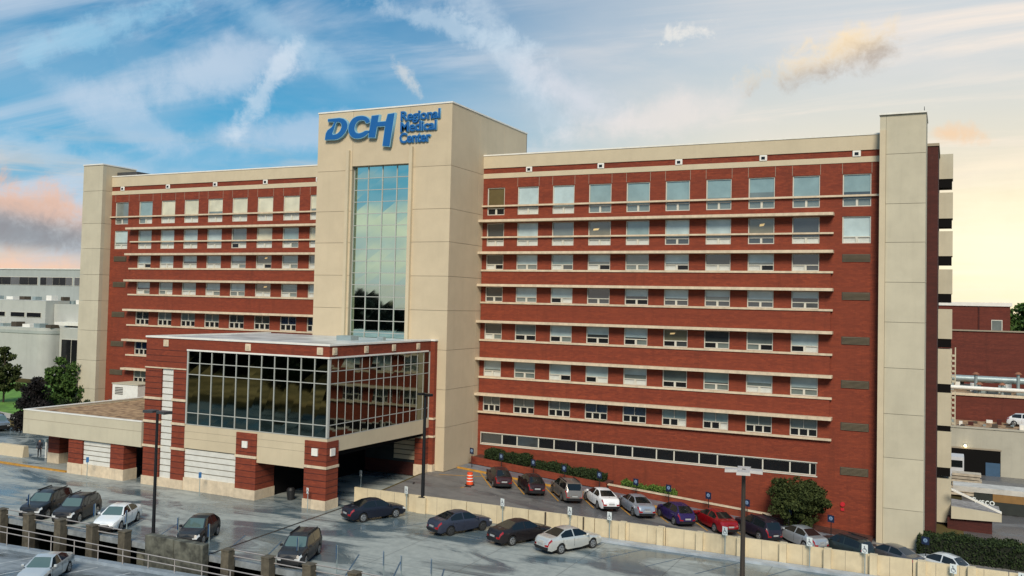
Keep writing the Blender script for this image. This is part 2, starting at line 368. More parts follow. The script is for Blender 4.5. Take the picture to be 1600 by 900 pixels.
# lot road between the retaining wall and the building
rx = [-2.6, -1, 0, 3, 6, 10, 14, 18, 22, 26, 30, 34, 38, 42, 46, 50, 56, 61.9]; ry = [-20.7, -18, -15, -12, -9.4, -7.3, -4, -1, 3]
struct(B().grid(rx, ry, lambda x, y: road_z(x, y)), 'road', ASPH)
b = B()
b.grid([61.9, 75, 75.1], [-20.7, 30], lambda x, y: -.02)
b.grid([43.6, 75], [3, 60], lambda x, y: 0.03); struct(b, 'service_yard', ASPH)
def swz(x, y): return road_z(x, -3)+.14
sx = [-1.2, 0, 5, 10, 15, 20, 25, 30, 35, 38.5]
struct(B().grid(sx, [-4.4, -2.2], swz), 'sidewalk', SIDEW)
b = B()
for i in range(len(sx)-1):
    x0, x1 = sx[i], sx[i+1]; z0, z1 = swz(x0, 0), swz(x1, 0)
    b.prism([(x0, -4.65, z0-.2), (x0, -4.4, z0-.2), (x0, -4.4, z0+.015), (x0, -4.65, z0+.015)], (x1-x0, 0, z1-z0))
struct(b, 'yellow_kerb', YEL)
b = B()
for i in range(len(sx)-1):
    x0, x1 = sx[i], sx[i+1]; z0, z1 = swz(x0, 0), swz(x1, 0)
    b.prism([(x0, -2.2, z0-.3), (x0, -.02, z0-.3), (x0, -.02, z0+.05), (x0, -2.2, z0+.05)], (x1-x0, 0, z1-z0))
struct(b, 'planting_bed', mat('mulch', (.07, .022, .014), .95, var=.4, vs=3))
# painted lines in the lot
HD = math.radians(-42)                     # heading of the angled bays
b = B()
def quad(b, p, q, w, z):
    p = Vector(p); q = Vector(q); d = (q-p).normalized(); s_ = Vector((-d.y, d.x, 0))*w/2; n = len(b.v)
    for a in (p-s_, p+s_, q+s_, q-s_): b.v.append((a.x, a.y, z(a.x, a.y) if callable(z) else z))
    b.f.append((n, n+1, n+2, n+3))
for i in range(12):
    x = 5.3+3.43*i
    quad(b, (x, -9.6+.1*i, 0), (x-3.6, -4.9+.1*i, 0), .13, lambda x, y: road_z(x, y)+.012)
quad(b, (-1.0, -8.6, 0), (3.2, -5.6, 0), .2, lambda x, y: road_z(x, y)+.012); quad(b, (3.0, -11.5, 0), (4.6, -7.2, 0), .16, lambda x, y: road_z(x, y)+.012)
struct(b, 'bay_lines_yellow', YEL)
b = B(); quad(b, (-1.5, -12.7, 0), (3.6, -10.4, 0), .75, lambda x, y: road_z(x, y)+.01)
struct(b, 'drain_patch', mat('drain_dark', (.02, .02, .022), .5, var=.3))
b = B()
for i in range(17):
    x = -22.6+3.43*i
    quad(b, (x+1.4, -38.9, 0), (x-.9, -34.0, 0), .10, 2.904)
for i in range(17):
    x = -.4+3.43*i
    if i: quad(b, (x-1.2, -26.6, 0), (x+1.0, -22.0, 0), .10, 2.904)
struct(b, 'bay_lines_blue', mat('paint_blue', (.055, .10, .15), .5, var=.3, vs=4))
b = B(); quad(b, (-1.49, -39.3, 0), (-2.3, -21.6, 0), .22, 2.906); struct(b, 'expansion_joint', mat('joint_black', (.018, .02, .022), .4, var=0))
# light kerb strip along the retaining wall
b = B(); b.box(18.2, 75, -22.1, -21.25, 2.9, 3.06); struct(b, 'wall_kerb', mat('pale_kerb', (.34, .38, .42), .35, var=.25, vs=.8))
# near ramp at lower left
def nz(x, y): return 1.30+.028*(x+20.6)
b = B()
for (x0, x1) in ((-60, -30), (-30, 0), (0, 9)):
    b.prism([(x0, -62, nz(x0, 0)-.4), (x0, -41.5, nz(x0, 0)-.4), (x0, -41.5, nz(x0, 0)), (x0, -62, nz(x0, 0))], (x1-x0, 0, nz(x1, 0)-nz(x0, 0)))
struct(b, 'parking_ramp', DECK2)
b = B()
for (x0, x1) in ((-60, -30), (-30, 0), (0, 9)):
    b.prism([(x0, -41.5, nz(x0, 0)-.4), (x0, -40.95, nz(x0, 0)-.4), (x0, -40.95, nz(x0, 0)+.22), (x0, -41.5, nz(x0, 0)+.22)], (x1-x0, 0, nz(x1, 0)-nz(x0, 0)))
struct(b, 'ramp_kerb', mat('kerb_blue_grey', (.26, .31, .36), .35, var=.18))
b = B()
for i in range(9):
    x = -30+3.2*i; quad(b, (x, -47.5, 0), (x+1.8, -42, 0), .12, lambda x, y: nz(x, y)+.005)
struct(b, 'bay_lines_white', mat('paint_white', (.5, .52, .52), .5, var=.3, vs=4))
# lawn + path + street on the left
b = B(); b.box(-160, -59.5, -1.5, 33, 2.78, 2.93); struct(b, 'lawn', GRASS)
b = B()
quad(b, (-62, -3.2, 0), (-160, 16, 0), 2.6, 2.955)
struct(b, 'path', mat('path_concrete', (.40, .36, .30), .8, var=.15))
b = B(); quad(b, (-90, -22, 0), (-160, -6, 0), 12, 2.912); struct(b, 'street', ASPH)

# ------------------------------------------------------------------ the hospital
XM = -9.72
HB = thing('hospital_building', (XM, 0, 3.0), 'long seven storey red brick hospital with beige ledges and tall beige tower in front', 'building')
ROWS = [(30.18, 33.16), (26.84, 29.30), (24.30, 25.93), (20.84, 22.45), (16.80, 18.53), (12.83, 14.56), (9.10, 10.76)]
COLS = [(.24, 2.08)]+[(4.054*n, 2.45) for n in range(1, 9)]
X10 = 36.85
CAN = [29.50, 26.07, 22.60, 18.70, 14.72, 10.93]
SIL = [24.2, 20.74, 16.70, 12.73, 9.0]
WIN_CACHE = {}
def win_meshes(w, h, kind):
    k = (round(w, 3), round(h, 3), kind)
    if k in WIN_CACHE: return WIN_CACHE[k]
    t = .085; lo = h*(.24 if h > 2 else .34) if kind != 3 else h*.42
    f = B(); y0, y1 = -.02, .16
    f.box(-w/2, -w/2+t, y0, y1, 0, h); f.box(w/2-t, w/2, y0, y1, 0, h); f.box(-w/2+t, w/2-t, y0, y1, 0, t); f.box(-w/2+t, w/2-t, y0, y1, h-t, h)
    f.box(-w/2+t, w/2-t, y0+.01, y1, lo-.045, lo+.045)
    nl = 3 if kind == 3 else 2; ml = .14 if nl == 3 else .2
    wi = (w-2*t-(nl-1)*ml)/nl
    panes = [(-w/2+t, w/2-t, lo+.045, h-t)]
    for i in range(nl):
        a = -w/2+t+i*(wi+ml); panes.append((a, a+wi, t, lo-.045))
        if i < nl-1: f.box(a+wi, a+wi+ml, y0+.01, y1, t, lo-.045)
    if kind == 3: f.box(-.03, .03, y0+.01, y1, lo+.045, h-t)
    def me(bb, nm):
        m_ = bpy.data.meshes.new(nm); m_.from_pydata(bb.v, [], bb.f); m_.materials.append(FRAME); m_.update(); return m_
    fm = me(f, 'window')
    pm = []
    for (a, b2, c, d) in panes: pm.append(me(B().box(a+.004, b2-.004, .09, .13, c+.004, d-.004), 'pane'))
    WIN_CACHE[k] = (fm, pm); return WIN_CACHE[k]
WR = random.Random(11); _BM = {}
def blind_mesh(w, h):
    if (w, h) not in _BM:
        m_ = bpy.data.meshes.new('blind'); b_ = B().box(-w/2, w/2, .083, .0885, 0, h); m_.from_pydata(b_.v, [], b_.f); m_.materials.append(FRAME); _BM[(w, h)] = m_
    return _BM[(w, h)]
def lit_mesh():
    if 'lit' not in _BM:
        m_ = bpy.data.meshes.new('ceiling_light'); b_ = B().prism([(-.35, .08, 0), (.30, .08, .05), (.45, .08, .28), (-.30, .08, .22)], (0, .008, 0)); m_.from_pydata(b_.v, [], b_.f)
        m_.materials.append(mat('warm_light', (.9, .7, .35), .5, var=0, emit=(1, .66, .28, .45))); _BM['lit'] = m_
    return _BM['lit']
def window(root, x, z, w, h, code, y=.10, low=None, kind=2):
    fm, pm = win_meshes(w, h, kind)
    f = bpy.data.objects.new('window', fm); link(f, root); f.location = Vector((x, y, z))-ORG[root.name]
    for i, p in enumerate(pm):
        o = bpy.data.objects.new('pane', p); COL.objects.link(o); o.parent = f
        key = code if i == 0 else (low[i-1] if low else ('W' if code in 'BC' else 'G'))
        o.material_slots[0].link = 'OBJECT'; o.material_slots[0].material = PANE[key]
        if i == 0 and code in 'BCT' and kind == 2:
            q = WR.random()
            if q < .62:
                fr_ = WR.choice((.62, .72, .8, .86, .9)); lo_ = h*(.24 if h > 2 else .34)+.05; hh = h-.09-lo_
                bl_ = blind_mesh(round(w-.18, 3), round(hh*fr_, 3)); b_ = bpy.data.objects.new('blind', bl_); COL.objects.link(b_); b_.parent = f; b_.location = (0, 0, h-.09-hh*fr_)
                b_.material_slots[0].link = 'OBJECT'; b_.material_slots[0].material = PANE[code]; o.material_slots[0].material = PANE['G' if WR.random() < .6 else 'D']
        if i == 0 and code == 'L':
            b_ = bpy.data.objects.new('ceiling_light', lit_mesh()); COL.objects.link(b_); b_.parent = f; b_.location = (WR.uniform(-.5, .3), 0, h*WR.uniform(.62, .76)); b_.scale = (WR.uniform(.5, .9), 1, WR.uniform(.6, 1))
    return f
RC = [['Y','B','B','T','T','T','T','T','T'], ['D','B','G','L','T','B','B','L','D'], ['D','B','T','B','G','B','D','B','D'],
      ['D','B','B','D','B','B','B','B','B'], ['D','G','B','B','B','L','D','G','B'], ['B','B','B','B','B','G','T','B','B'], ['G','G','G','N','N','T','T','G','G']]
RL = [['KK','WW','WW','GG','GG','GG','GG','GG','GG'], ['WW','WW','WW','WW','WW','DD','WW','DD','WW'], ['WK','GG','WD','WK','GG','WK','WW','WK','WD'],
      ['DD','GG','KW','DD','KK','DD','DD','DD','DD'], ['WG','KK','KG','KK','KG','KD','KG','GK','KW'], ['WW','GG','WK','KW','WW','KK','GG','WW','GG'], None]
LC = [['C','C','C','C','C','C','C','C','T'], ['B','C','T','C','G','B','B','B','T'], ['B','G','T','L','B','T','B','B','B'],
      ['G','B','T','L','B','B','T','T','B'], ['D','N','N','D','D','G','G','G','D'], ['G','G','G','G','G','G','G','G','N'], ['G']*9]
LL = [['WW','WW','WW','WW','WW','WW','WW','WW','GW'], ['WK','WW','WG','WW','KW','WW','WW','WW','WW'], ['WK','WK','WG','WK','WG','WW','WW','WW','WK'],
      ['WW','WG','WG','WW','GG','WG','WW','GW','WG'], None, None, None]
def wing(side):
    mx = (lambda x: x) if side > 0 else (lambda x: 2*XM-x)
    wall = B()
    def bx(x0, x1, y0, y1, z0, z1, bb=wall): bb.box(mx(x0), mx(x1), y0, y1, z0, z1)
    base = 0 if side > 0 else 2.8
    xe0, xe1 = -1.31, 38.8
    # full-width brick bands between the window rows
    zc = [34.18, ROWS[0][1]]
    edges = [(33.16, 34.18), (29.30, 30.18), (25.93, 26.84), (22.45, 24.30), (18.53, 20.84), (14.56, 16.80), (10.76, 12.83), (6.75, 9.10), (base-.5, 5.62)]
    for (a, c) in edges: bx(xe0, xe1, 0, .5, a, c)
    for r, (z0, z1) in enumerate(ROWS):
        prev = xe0; lst = list(COLS)+([(X10, 2.45)] if r < 2 else [])
        for (x, w) in lst: bx(prev, x-w/2, 0, .5, z0, z1); prev = x+w/2
        bx(prev, xe1, 0, .5, z0, z1)
    bx(33.6, xe1, 0, .5, 5.62, 6.75)
    if side > 0: bx(xe0, -.88, 0, .5, 5.62, 6.75)
    else: bx(xe0, 33.6, 0, .5, 5.62, 6.75)
    bx(xe0, xe1, 0, .5, 34.70, 35.28)
    build(wall, 'wall', BR, HB)
    # spandrels standing slightly proud
    sp_ = B()
    for a, c in ((22.74, 24.1), (18.84, 20.64), (14.86, 16.60), (11.07, 12.63)):
        bb = B(); bx(-1.2, 34.7, -.22, -.003, a, c, bb); build(bb, 'spandrel', BR, HB)
    # recessed vertical joints of the top storey
    jb = B()
    for (x, w) in COLS[1:]+[(X10, 2.45)]:
        for s_ in (-1, 1): jb = B(); bx(x+s_*(w/2+.03)-.02, x+s_*(w/2+.03)+.02, -.006, -.002, 33.2, 34.17, jb); build(jb, 'control_joint', JOINT, HB)
    # corps behind
    c = B(); bx(-1.31 if side > 0 else 0, 42.2, .55, 16, base-.5, 35.9, c); build(c, 'rear_wall', BRD if side > 0 else BR, HB)
    c = B(); bx(xe0, xe1, -.05, .5, 34.18, 34.70, c); build(c, 'band', BEIGE, HB)
    c = B(); bx(xe0, xe1, -.10, .5, 35.28, 36.62, c); build(c, 'parapet', BEIGE, HB)
    c = B(); bx(xe0, xe1, -.16, .62, 36.62, 36.76, c); build(c, 'coping', WHITEC, HB)
    for i, z in enumerate(CAN):
        c = B(); x1 = 34.95
        bx(-1.6 if side > 0 else -1.25, x1, -1.02, -.003, z-.13, z+.13, c); build(c, 'canopy', LEDGE, HB)
    c = B(); bx(xe0, xe1, -.26, -.003, 31.07, 31.24, c); build(c, 'sill_rail', LEDGE, HB)
    c = B(); bx(xe0, 34.9, -.26, -.003, 27.70, 27.86, c); build(c, 'sill_rail', LEDGE, HB)
    for z in SIL:
        c = B(); bx(-1.25, 34.9, -.32, -.003, z-.10, z+.09, c); build(c, 'sill', LEDGE, HB)
    C_, L_ = (RC, RL) if side > 0 else (LC, LL)
    for r, (z0, z1) in enumerate(ROWS):
        if side < 0 and r >= 4: cols = [c_ for c_ in enumerate(COLS)]
        for i, (x, w) in enumerate(COLS):
            code = C_[r][i]; lo = L_[r][i] if L_[r] else None; kind = 2
            if (r == 6) or (side < 0 and r >= 4): kind = 3; lo = 'KKK' if code in 'DNG' else 'KKW'
            window(HB, mx(x), z0, w-.01, z1-z0, code, low=lo, kind=kind)
        if r < 2: window(HB, mx(X10), z0, 2.44, z1-z0, ('T' if r == 0 else 'B') if side > 0 else ('G', 'B')[r], low='WW' if r else 'GG')
    # basement strip of dark windows
    if side > 0:
        x0 = -.88; ws = [2.35, 1.65]
        f = B(); x = x0; i = 0; pan = []
        while x < 33.2:
            w = ws[i % 2]; w = min(w+.12, 33.6-x); pan.append((x+.06, x+w-.06)); x += w; i += 1
        fr = B(); fr.box(-.88, 33.6, .06, .2, 5.62, 5.70); fr.box(-.88, 33.6, .06, .2, 6.67, 6.75); fr.box(-.95, -.88, -.03, .2, 5.62, 6.75)
        for (a, c_) in pan: fr.box(c_, c_+.12, .07, .2, 5.70, 6.67)
        w_ = build(fr, 'strip_window', FRAME, HB)
        for j, (a, c_) in enumerate(pan): build(B().box(a, c_, .12, .16, 5.71, 6.66), 'pane', PANE['D' if j in (0, 2) else 'K'], w_)
        fr = B(); fr.box(-.98, 33.7, -.05, -.002, 5.50, 5.60); fr.box(-.98, 33.7, -.05, -.002, 6.76, 6.84); build(fr, 'strip_trim', FRAME, HB)
    for z in (25.5, 22.05, 18.03, 14.1, 10.3, 6.3):
        g = B(); 
        gx = mx(X10); g.box(gx-1.2, gx+1.2, -.03, -.002, z-.36, z+.36)
        o = build(g, 'louver', LOUV, HB)
        s2 = B()
        for k in range(6): zz = z-.30+.11*k; s2.prism([(gx-1.12, -.03, zz), (gx-1.12, -.09, zz-.02), (gx-1.12, -.09, zz+.015), (gx-1.12, -.03, zz+.05)], (2.24, 0, 0))
        build(s2, 'louver_blades', mat('louver_blade', (.125, .10, .065), .5, var=.1), HB)
    for x in (4.12, 12.2, 20.35, 28.5, X10-.05):
        g = mx(x); o = build(B().box(g-.36, g+.36, -.13, -.005, 34.68, 35.26), 'medallion', WHITEC, HB, bevel=.05)
        build(B().box(g-.17, g+.17, -.15, -.131, 34.83, 35.10), 'vent', PANE['K'], o)
wing(1); wing(-1)
# flat roof
b = B(); b.box(2*XM-42, 42, .62, 15.9, 35.92, 36.1); build(b, 'roof', ROOFW, HB)
b = B(); b.box(2*XM-42.1, 42.1, 15.9, 16.2, 35, 36.7); build(b, 'parapet', BEIGE, HB)
JZ = [34.6, 30.2, 26.8, 23.3, 19.8, 15.8, 11.8, 8.0, 3.6]
def panel_stack(xa, xb, ya, yb, ztop, zbot, m, nx=1, ny=1, gap=.035, root=None):
    """precast panels with open joints round a darker core"""
    root = root or HB
    lv = [ztop]+[z for z in JZ if zbot+.3 < z < ztop-.3]+[zbot]
    for i in range(len(lv)-1):
        for a in range(nx):
            for c in range(ny):
                x0 = xa+(xb-xa)*a/nx; x1 = xa+(xb-xa)*(a+1)/nx; y0 = ya+(yb-ya)*c/ny; y1 = ya+(yb-ya)*(c+1)/ny
                gx = gap/2 if nx > 1 else 0; gy = gap/2 if ny > 1 else 0
                build(B().box(x0+gx, x1-gx, y0+gy, y1-gy, lv[i+1]+gap, lv[i]), 'panel', m, root)
# --- stair towers at the ends
def stair(side):
    mx = (lambda x: x) if side > 0 else (lambda x: 2*XM-x)
    base = -.1 if side > 0 else 2.7
    xa, xb = sorted((mx(38.82), mx(42.55)))
    zt = 38.1
    b = B(); b.box(xa+.05, xb-.05, -1.05, 3.9, base, zt-.06); build(b, 'tower_core', JOINT, HB)
    if side > 0:
        panel_stack(xa+.52, xb, -1.15, -1.052, zt, base, GREYB)
        build(B().box(xa, xa+.50, -1.28, -1.052, base, 36.75), 'pilaster', BEIGE, HB)
        build(B().box(xa, xa+.50, -1.15, -1.052, 36.76, zt), 'panel', GREYB, HB)
        panel_stack(xb-.048, xb, -1.05, 3.9, zt, base, GREYB); panel_stack(xa, xa+.048, -1.05, -.2, zt, base, GREYB)
    else:
        panel_stack(xa, xb, -1.6, -1.052, zt, base, GREYB)
        panel_stack(xb-.048, xb, -1.05, 3.9, zt, base, BEIGE); panel_stack(xa, xa+.048, -1.05, 3.9, zt, base, GREYB)
    build(B().box(xa-.06, xb+.06, -1.7 if side < 0 else -1.34, 4.0, zt+.01, zt+.16), 'coping', WHITEC, HB)
stair(1); stair(-1)
# --- east end: brick return with its shade put into the colour, landings
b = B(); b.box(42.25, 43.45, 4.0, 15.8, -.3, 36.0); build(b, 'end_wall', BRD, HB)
b = B(); b.box(42.25, 43.55, 3.9, 15.9, 36.0, 36.25); build(b, 'coping', JOINT, HB)
LAND = [(36.35, 33.9), (32.55, 30.0), (28.75, 26.3), (25.0, 22.6), (21.1, 18.2), (17.2, 13.8), (12.95, 9.75), (9.2, 5.7), (4.6, .4)]
for i, (zt, zb) in enumerate(LAND):
    build(B().box(43.46, 44.70, 11.2, 13.4, zb, zt), 'landing_panel', GREYB, HB)
    build(B().box(43.46, 44.62, 11.3, 13.3, zb-.85, zb-.002), 'landing_soffit', DARKIN, HB)  # dark box, the landing's underside shade put into its colour
for i in (5, 6):
    b = B()
    for k in range(6): b.box(44.71, 44.95, 11.1, 11.3, LAND[i][1]+.2+k*.5, LAND[i][1]+.4+k*.5)
    b.box(44.95, 45.05, 11.1, 11.35, LAND[i][1], LAND[i][0]+.2); build(b, 'ladder', GREYB, HB)
for (x, y, z, h) in ((42.4, -1.1, 38.26, .4),):
    build(B().cyl((x, y, z), (x, y, z+h), .035, .02, 6), 'lightning_rod', POLE, HB)
# --- the big entrance tower
TL, TR, TY, TB, TZ = -18.14, -1.31, -7.25, 10.9, 41.0
GL, GR, GT, GB = -13.53, -6.28, 35.03, 16.0
b = B(); b.box(TL+.12, GL-.02, TY+.12, TB-.12, 2.8, TZ-.1); b.box(GR+.02, TR-.12, TY+.12, TB-.12, 2.8, TZ-.1)
b.box(GL-.02, GR+.02, TY+.12, TB-.12, GT+.02, TZ-.1); b.box(GL-.02, GR+.02, TY+1.0, TB-.12, 2.8, GT+.02)
b.box(GL-.02, GR+.02, TY+.12, TY+.99, 2.8, GB); build(b, 'tower_core', JOINT, HB)
panel_stack(TL, GL, TY, TY+.118, TZ, 2.85, BEIGE2); panel_stack(GR, TR, TY, TY+.118, TZ, 2.85, BEIGE2)
build(B().box(GL+.0351, GR-.0351, TY, TY+.118, GT+.02, TZ), 'panel', BEIGE2, HB)
panel_stack(TR-.118, TR, TY+.12, TB, TZ, 2.85, BEIGE2, ny=3); panel_stack(TL, TL+.118, TY+.12, TB, TZ, 2.85, BEIGE2, ny=3)
build(B().box(TL, TR, TB-.118, TB, 36, TZ), 'panel', BEIGE2, HB)
build(B().box(TL-.07, TR+.07, TY-.07, TB+.07, TZ+.01, TZ+.16), 'coping', WHITEC, HB)
for x in (-13.95, -5.98): build(B().box(x-.19, x+.19, TY-.32, TY-.003, 15.5, 36.75), 'pilaster', BEIGE, HB)
# reveals and curtain wall
fr = B(); cw = (GR-GL)/4; NR = 15; rh = (GT-GB)/NR
yg = TY+.55
for i in range(5): x = GL+cw*i; fr.box(x-.045, x+.045, yg-.07, yg+.12, GB, GT)
for j in range(NR+1): z = GB+rh*j; fr.box(GL+.046, GR-.046, yg-.05, yg+.1, z-.035, z+.035)
cwl = build(fr, 'curtain_wall', MULL, HB)
for i in range(4):
    for j in range(NR):
        e = [random.uniform(-.007, .007) for _ in range(4)]
        x0, x1, z0, z1 = GL+cw*i+.05, GL+cw*(i+1)-.05, GB+rh*j+.04, GB+rh*(j+1)-.04
        q = B(); q.v = [(x0, yg+e[0]*.6, z0), (x1, yg+e[1]*.6, z0), (x1, yg+e[2]*.6, z1), (x0, yg+e[3]*.6, z1)]; q.v += [(a, yg+.03, c_) for a, y_, c_ in q.v]
        q.f = [(0, 1, 2, 3), (7, 6, 5, 4), (0, 4, 5, 1), (1, 5, 6, 2), (2, 6, 7, 3), (3, 7, 4, 0)]
        build(q, 'pane', TG, cwl)
b = B(); b.box(GL, GR, yg+.13, yg+.18, GB, GT); build(b, 'curtain_backing', DARKIN, HB)
# roof box by the left stair tower
b = B(); b.box(-58.3, -54.5, .7, 3.5, 36.1, 37.35); build(b, 'roof_hatch', mat('dark_roof', (.05, .05, .05), .7), HB)

# ------------------------------------------------------------------ tower sign
SG = thing('building_sign', (-12, TY-.1, 38), 'large blue raised sign lettering on top of the beige tower', 'sign')
def signpt(cx, cy):   # sign layout measured on the wall plane
    u = 490+cx/7.273; v = 150+cy/7.273
    d = _r2*((u-800)/1424.09) - _u2*((v-426.81)/1424.09) + _f; c = Vector((44.594, -87.574, 20.702))
    t = (TY-.35-c.y)/d.y; p = c+d*t; return (p.x, TY-.35, p.z)
def letter(outer, holes=(), nm='letter'):
    cu = bpy.data.curves.new(nm, 'CURVE'); cu.dimensions = '2D'; cu.fill_mode = 'BOTH'; cu.extrude = .16; cu.offset = 0
    for ring in (outer,)+tuple(holes):
        P = [signpt(*p) for p in ring]; s_ = cu.splines.new('POLY'); s_.points.add(len(P)-1)
        for i, p in enumerate(P): s_.points[i].co = (p[0], p[2], 0, 1)
        s_.use_cyclic_u = True
    def mk(off, depth, mm, dy, name):
        cu.offset = off; cu.extrude = depth
        o = bpy.data.objects.new('t', cu); COL.objects.link(o); dg = bpy.context.evaluated_depsgraph_get()
        me = bpy.data.meshes.new_from_object(o.evaluated_get(dg)); COL.objects.unlink(o); bpy.data.objects.remove(o)
        me.transform(Matrix.Rotation(math.pi/2, 4, 'X')); me.transform(Matrix.Translation(Vector((0, TY-.10-dy, 0))-ORG[SG.name]))
        me.materials.clear(); me.materials.append(mm); return bpy.data.objects.new(name, me)
    a = mk(0.02, .19, LTRIM, .12, nm); link(a, SG)
    f = mk(-.055, .02, LTXT, .33, 'letter_face'); COL.objects.link(f); f.parent = a
def smoothring(p, n=2):
    for _ in range(n):
        q = []
        for i in range(len(p)):
            a, c_ = p[i], p[(i+1) % len(p)]; q += [(a[0]*.78+c_[0]*.22, a[1]*.78+c_[1]*.22), (a[0]*.22+c_[0]*.78, a[1]*.22+c_[1]*.78)]
        p = q
    return p
letter([(165,262),(300,247),(345,256),(380,285),(395,330),(388,375),(365,420),(325,465),(285,490),(240,500),(130,502),(140,430),(160,390),(212,350),(238,298),(165,296)],
       [smoothring([(262,300),(296,298),(318,318),(322,350),(305,395),(270,430),(214,440),(240,380)], 1)])
letter(smoothring([(650,300),(640,262),(605,232),(560,222),(500,228),(450,252),(415,300),(396,355),(400,415),(425,462),(470,488),(530,486),(590,462),(640,415),(640,392),(590,392),(560,412),(515,424),(482,410),(470,375),(482,325),(510,288),(550,276),(585,284),(600,318)], 1))
letter([(662,224),(752,212),(738,292),(822,285),(845,204),(930,190),(870,578),(784,570),(814,346),(728,352),(706,478),(622,476)])
def serif_word(txt, cx, cy, size, w_target, dy=0.):
    cu = bpy.data.curves.new('lettering', 'FONT'); cu.body = txt; cu.size = 1; cu.extrude = .10; cu.offset = .022; cu.space_character = .97; cu.resolution_u = 3
    o = bpy.data.objects.new('t', cu); COL.objects.link(o); dg = bpy.context.evaluated_depsgraph_get()
    me = bpy.data.meshes.new_from_object(o.evaluated_get(dg)); COL.objects.unlink(o); bpy.data.objects.remove(o)
    xsz = [v.co.x for v in me.vertices]; x0, x1 = min(xsz), max(xsz); p = Vector(signpt(cx, cy)); s_ = w_target/(x1-x0)
    me.transform(Matrix.Translation((-x0, 0, 0))); me.transform(Matrix.Diagonal((s_, size, 1, 1))); me.transform(Matrix.Rotation(math.pi/2, 4, 'X'))
    me.transform(Matrix.Translation(Vector((p.x, TY-.12-dy, p.z))-ORG[SG.name])); me.materials.clear(); me.materials.append(LTXT)
    link(bpy.data.objects.new('lettering', me), SG)
    # raised light edge behind each word
    cu.offset = .055; cu.extrude = .05
    o = bpy.data.objects.new('t', cu); COL.objects.link(o); dg = bpy.context.evaluated_depsgraph_get()
    me = bpy.data.meshes.new_from_object(o.evaluated_get(dg)); COL.objects.unlink(o); bpy.data.objects.remove(o)
    me.transform(Matrix.Translation((-x0, 0, 0))); me.transform(Matrix.Diagonal((s_, size, 1, 1))); me.transform(Matrix.Rotation(math.pi/2, 4, 'X'))
    me.transform(Matrix.Translation(Vector((p.x, TY-.065-dy, p.z))-ORG[SG.name])); me.materials.clear(); me.materials.append(LTRIM)
    link(bpy.data.objects.new('lettering_edge', me), SG)
serif_word('Regional', 978, 276, 1.36, 4.75)
serif_word('Medical', 975, 402, 1.40, 4.35, .012)
serif_word('Center', 965, 530, 1.45, 3.75)

# ------------------------------------------------------------------ entrance pavilion
PV = thing('entrance_pavilion', (-13.5, -16, 2.9), 'brick entrance pavilion with dark glass box upper floor and drive-through beneath', 'building')
PX0, PX1, PY0, PY1 = -24.22, -2.87, -24.41, -7.26
GX0, ZG0, ZG1, ZR = -19.05, 8.91, 15.67, 16.72
def pbx(nm, m_, *a, parent=None, bevel=0): return build(B().box(*a), nm, m_, parent or PV, bevel=bevel)
pbx('fascia', BR, PX0, PX1, PY0, PY1, ZG1+.02, ZR)
pbx('roof', ROOFW, PX0+.35, PX1-.35, PY0+.35, PY1, ZR+.003, ZR+.06)
b = B(); b.box(PX0-.08, PX1+.08, PY0-.08, PY0+.35, ZR+.002, ZR+.16); b.box(PX0-.08, PX0+.35, PY0+.351, PY1, ZR+.002, ZR+.16); b.box(PX1-.35, PX1+.08, PY0+.351, PY1, ZR+.002, ZR+.16)
build(b, 'coping', WHITEC, PV)
b = B(); b.box(-9.2, -7.5, -15, -13.7, ZR+.06, ZR+.5); b.box(-6.5, -5.8, -12, -11.5, ZR+.06, ZR+.4); build(b, 'roof_vent', GALV, PV)
pbx('trim', WHITEC, GX0, PX1+.05, PY0-.05, PY0, ZG1-.02, ZG1+.12); pbx('trim', WHITEC, PX1, PX1+.05, PY0, PY1-0.9, ZG1-.02, ZG1+.12)
for x in (-21.68, -11.77, -3.85):
    o = pbx('medallion', LEDGE, x-.32, x+.32, PY0-.10, PY0-.002, 15.93, 16.57, bevel=.04); pbx('medallion_centre', BEIGE, x-.14, x+.14, PY0-.13, PY0-.101, 16.1, 16.4, parent=o)
for y in (-23.75, -19.07, -14.57, -10.2):
    o = pbx('medallion', LEDGE, PX1+.002, PX1+.10, y-.32, y+.32, 15.93, 16.57, bevel=.04); pbx('medallion_centre', BEIGE, PX1+.101, PX1+.13, y-.14, y+.14, 16.1, 16.4, parent=o)
pbx('corner_pier', BR, PX1+.003, -2.35, -7.75, PY1, 3.0, ZR-.02); pbx('coping', WHITEC, PX1+.09, -2.27, -7.83, PY1, ZR+.002, ZR+.16)
for zz_ in (8.9, 7.1): pbx('band', LEDGE, PX1+.01, -2.3, -7.81, PY1, zz_-.1, zz_+.1)
pbx('plinth', LEDGE, PX1-.0, -2.28, -7.85, PY1, 2.95, 4.3)
# brick part at left: upper wall, two columns and striped panel
pbx('wall', BR, PX0, GX0-.003, PY0, PY0+6, 13.98, ZG1+.02)
for zj in (14.55, 15.1, 15.63): pbx('brick_reveal', BRD, PX0, GX0-.003, PY0-.012, PY0-.002, zj-.05, zj+.0)
def column(x0, x1, y0, y1, zt, bands, m_=BR, base=4.0, zb=2.9):
    o = pbx('column', m_, x0, x1, y0, y1, base, zt)
    z = base+.5
    while z < zt-.2: pbx('reveal', BRD, x0-.008, x1+.008, y0-.012, y1+.008, z, z+.055, parent=o); z += .55
    for z in bands: pbx('band', LEDGE, x0-.06, x1+.06, y0-.08, y1+.05, z-.11, z+.11, parent=o)
    pbx('plinth', LEDGE, x0-.06, x1+.06, y0-.08, y1+.05, zb, base-.002, parent=o)
    return o
column(PX0, -22.16, PY0, PY0+1.6, 13.86, [11.04, 8.85, 6.56], base=3.72)
column(-20.66, GX0-.003, PY0, PY0+1.6, 13.86, [11.04, 8.85, 6.56], base=3.72)
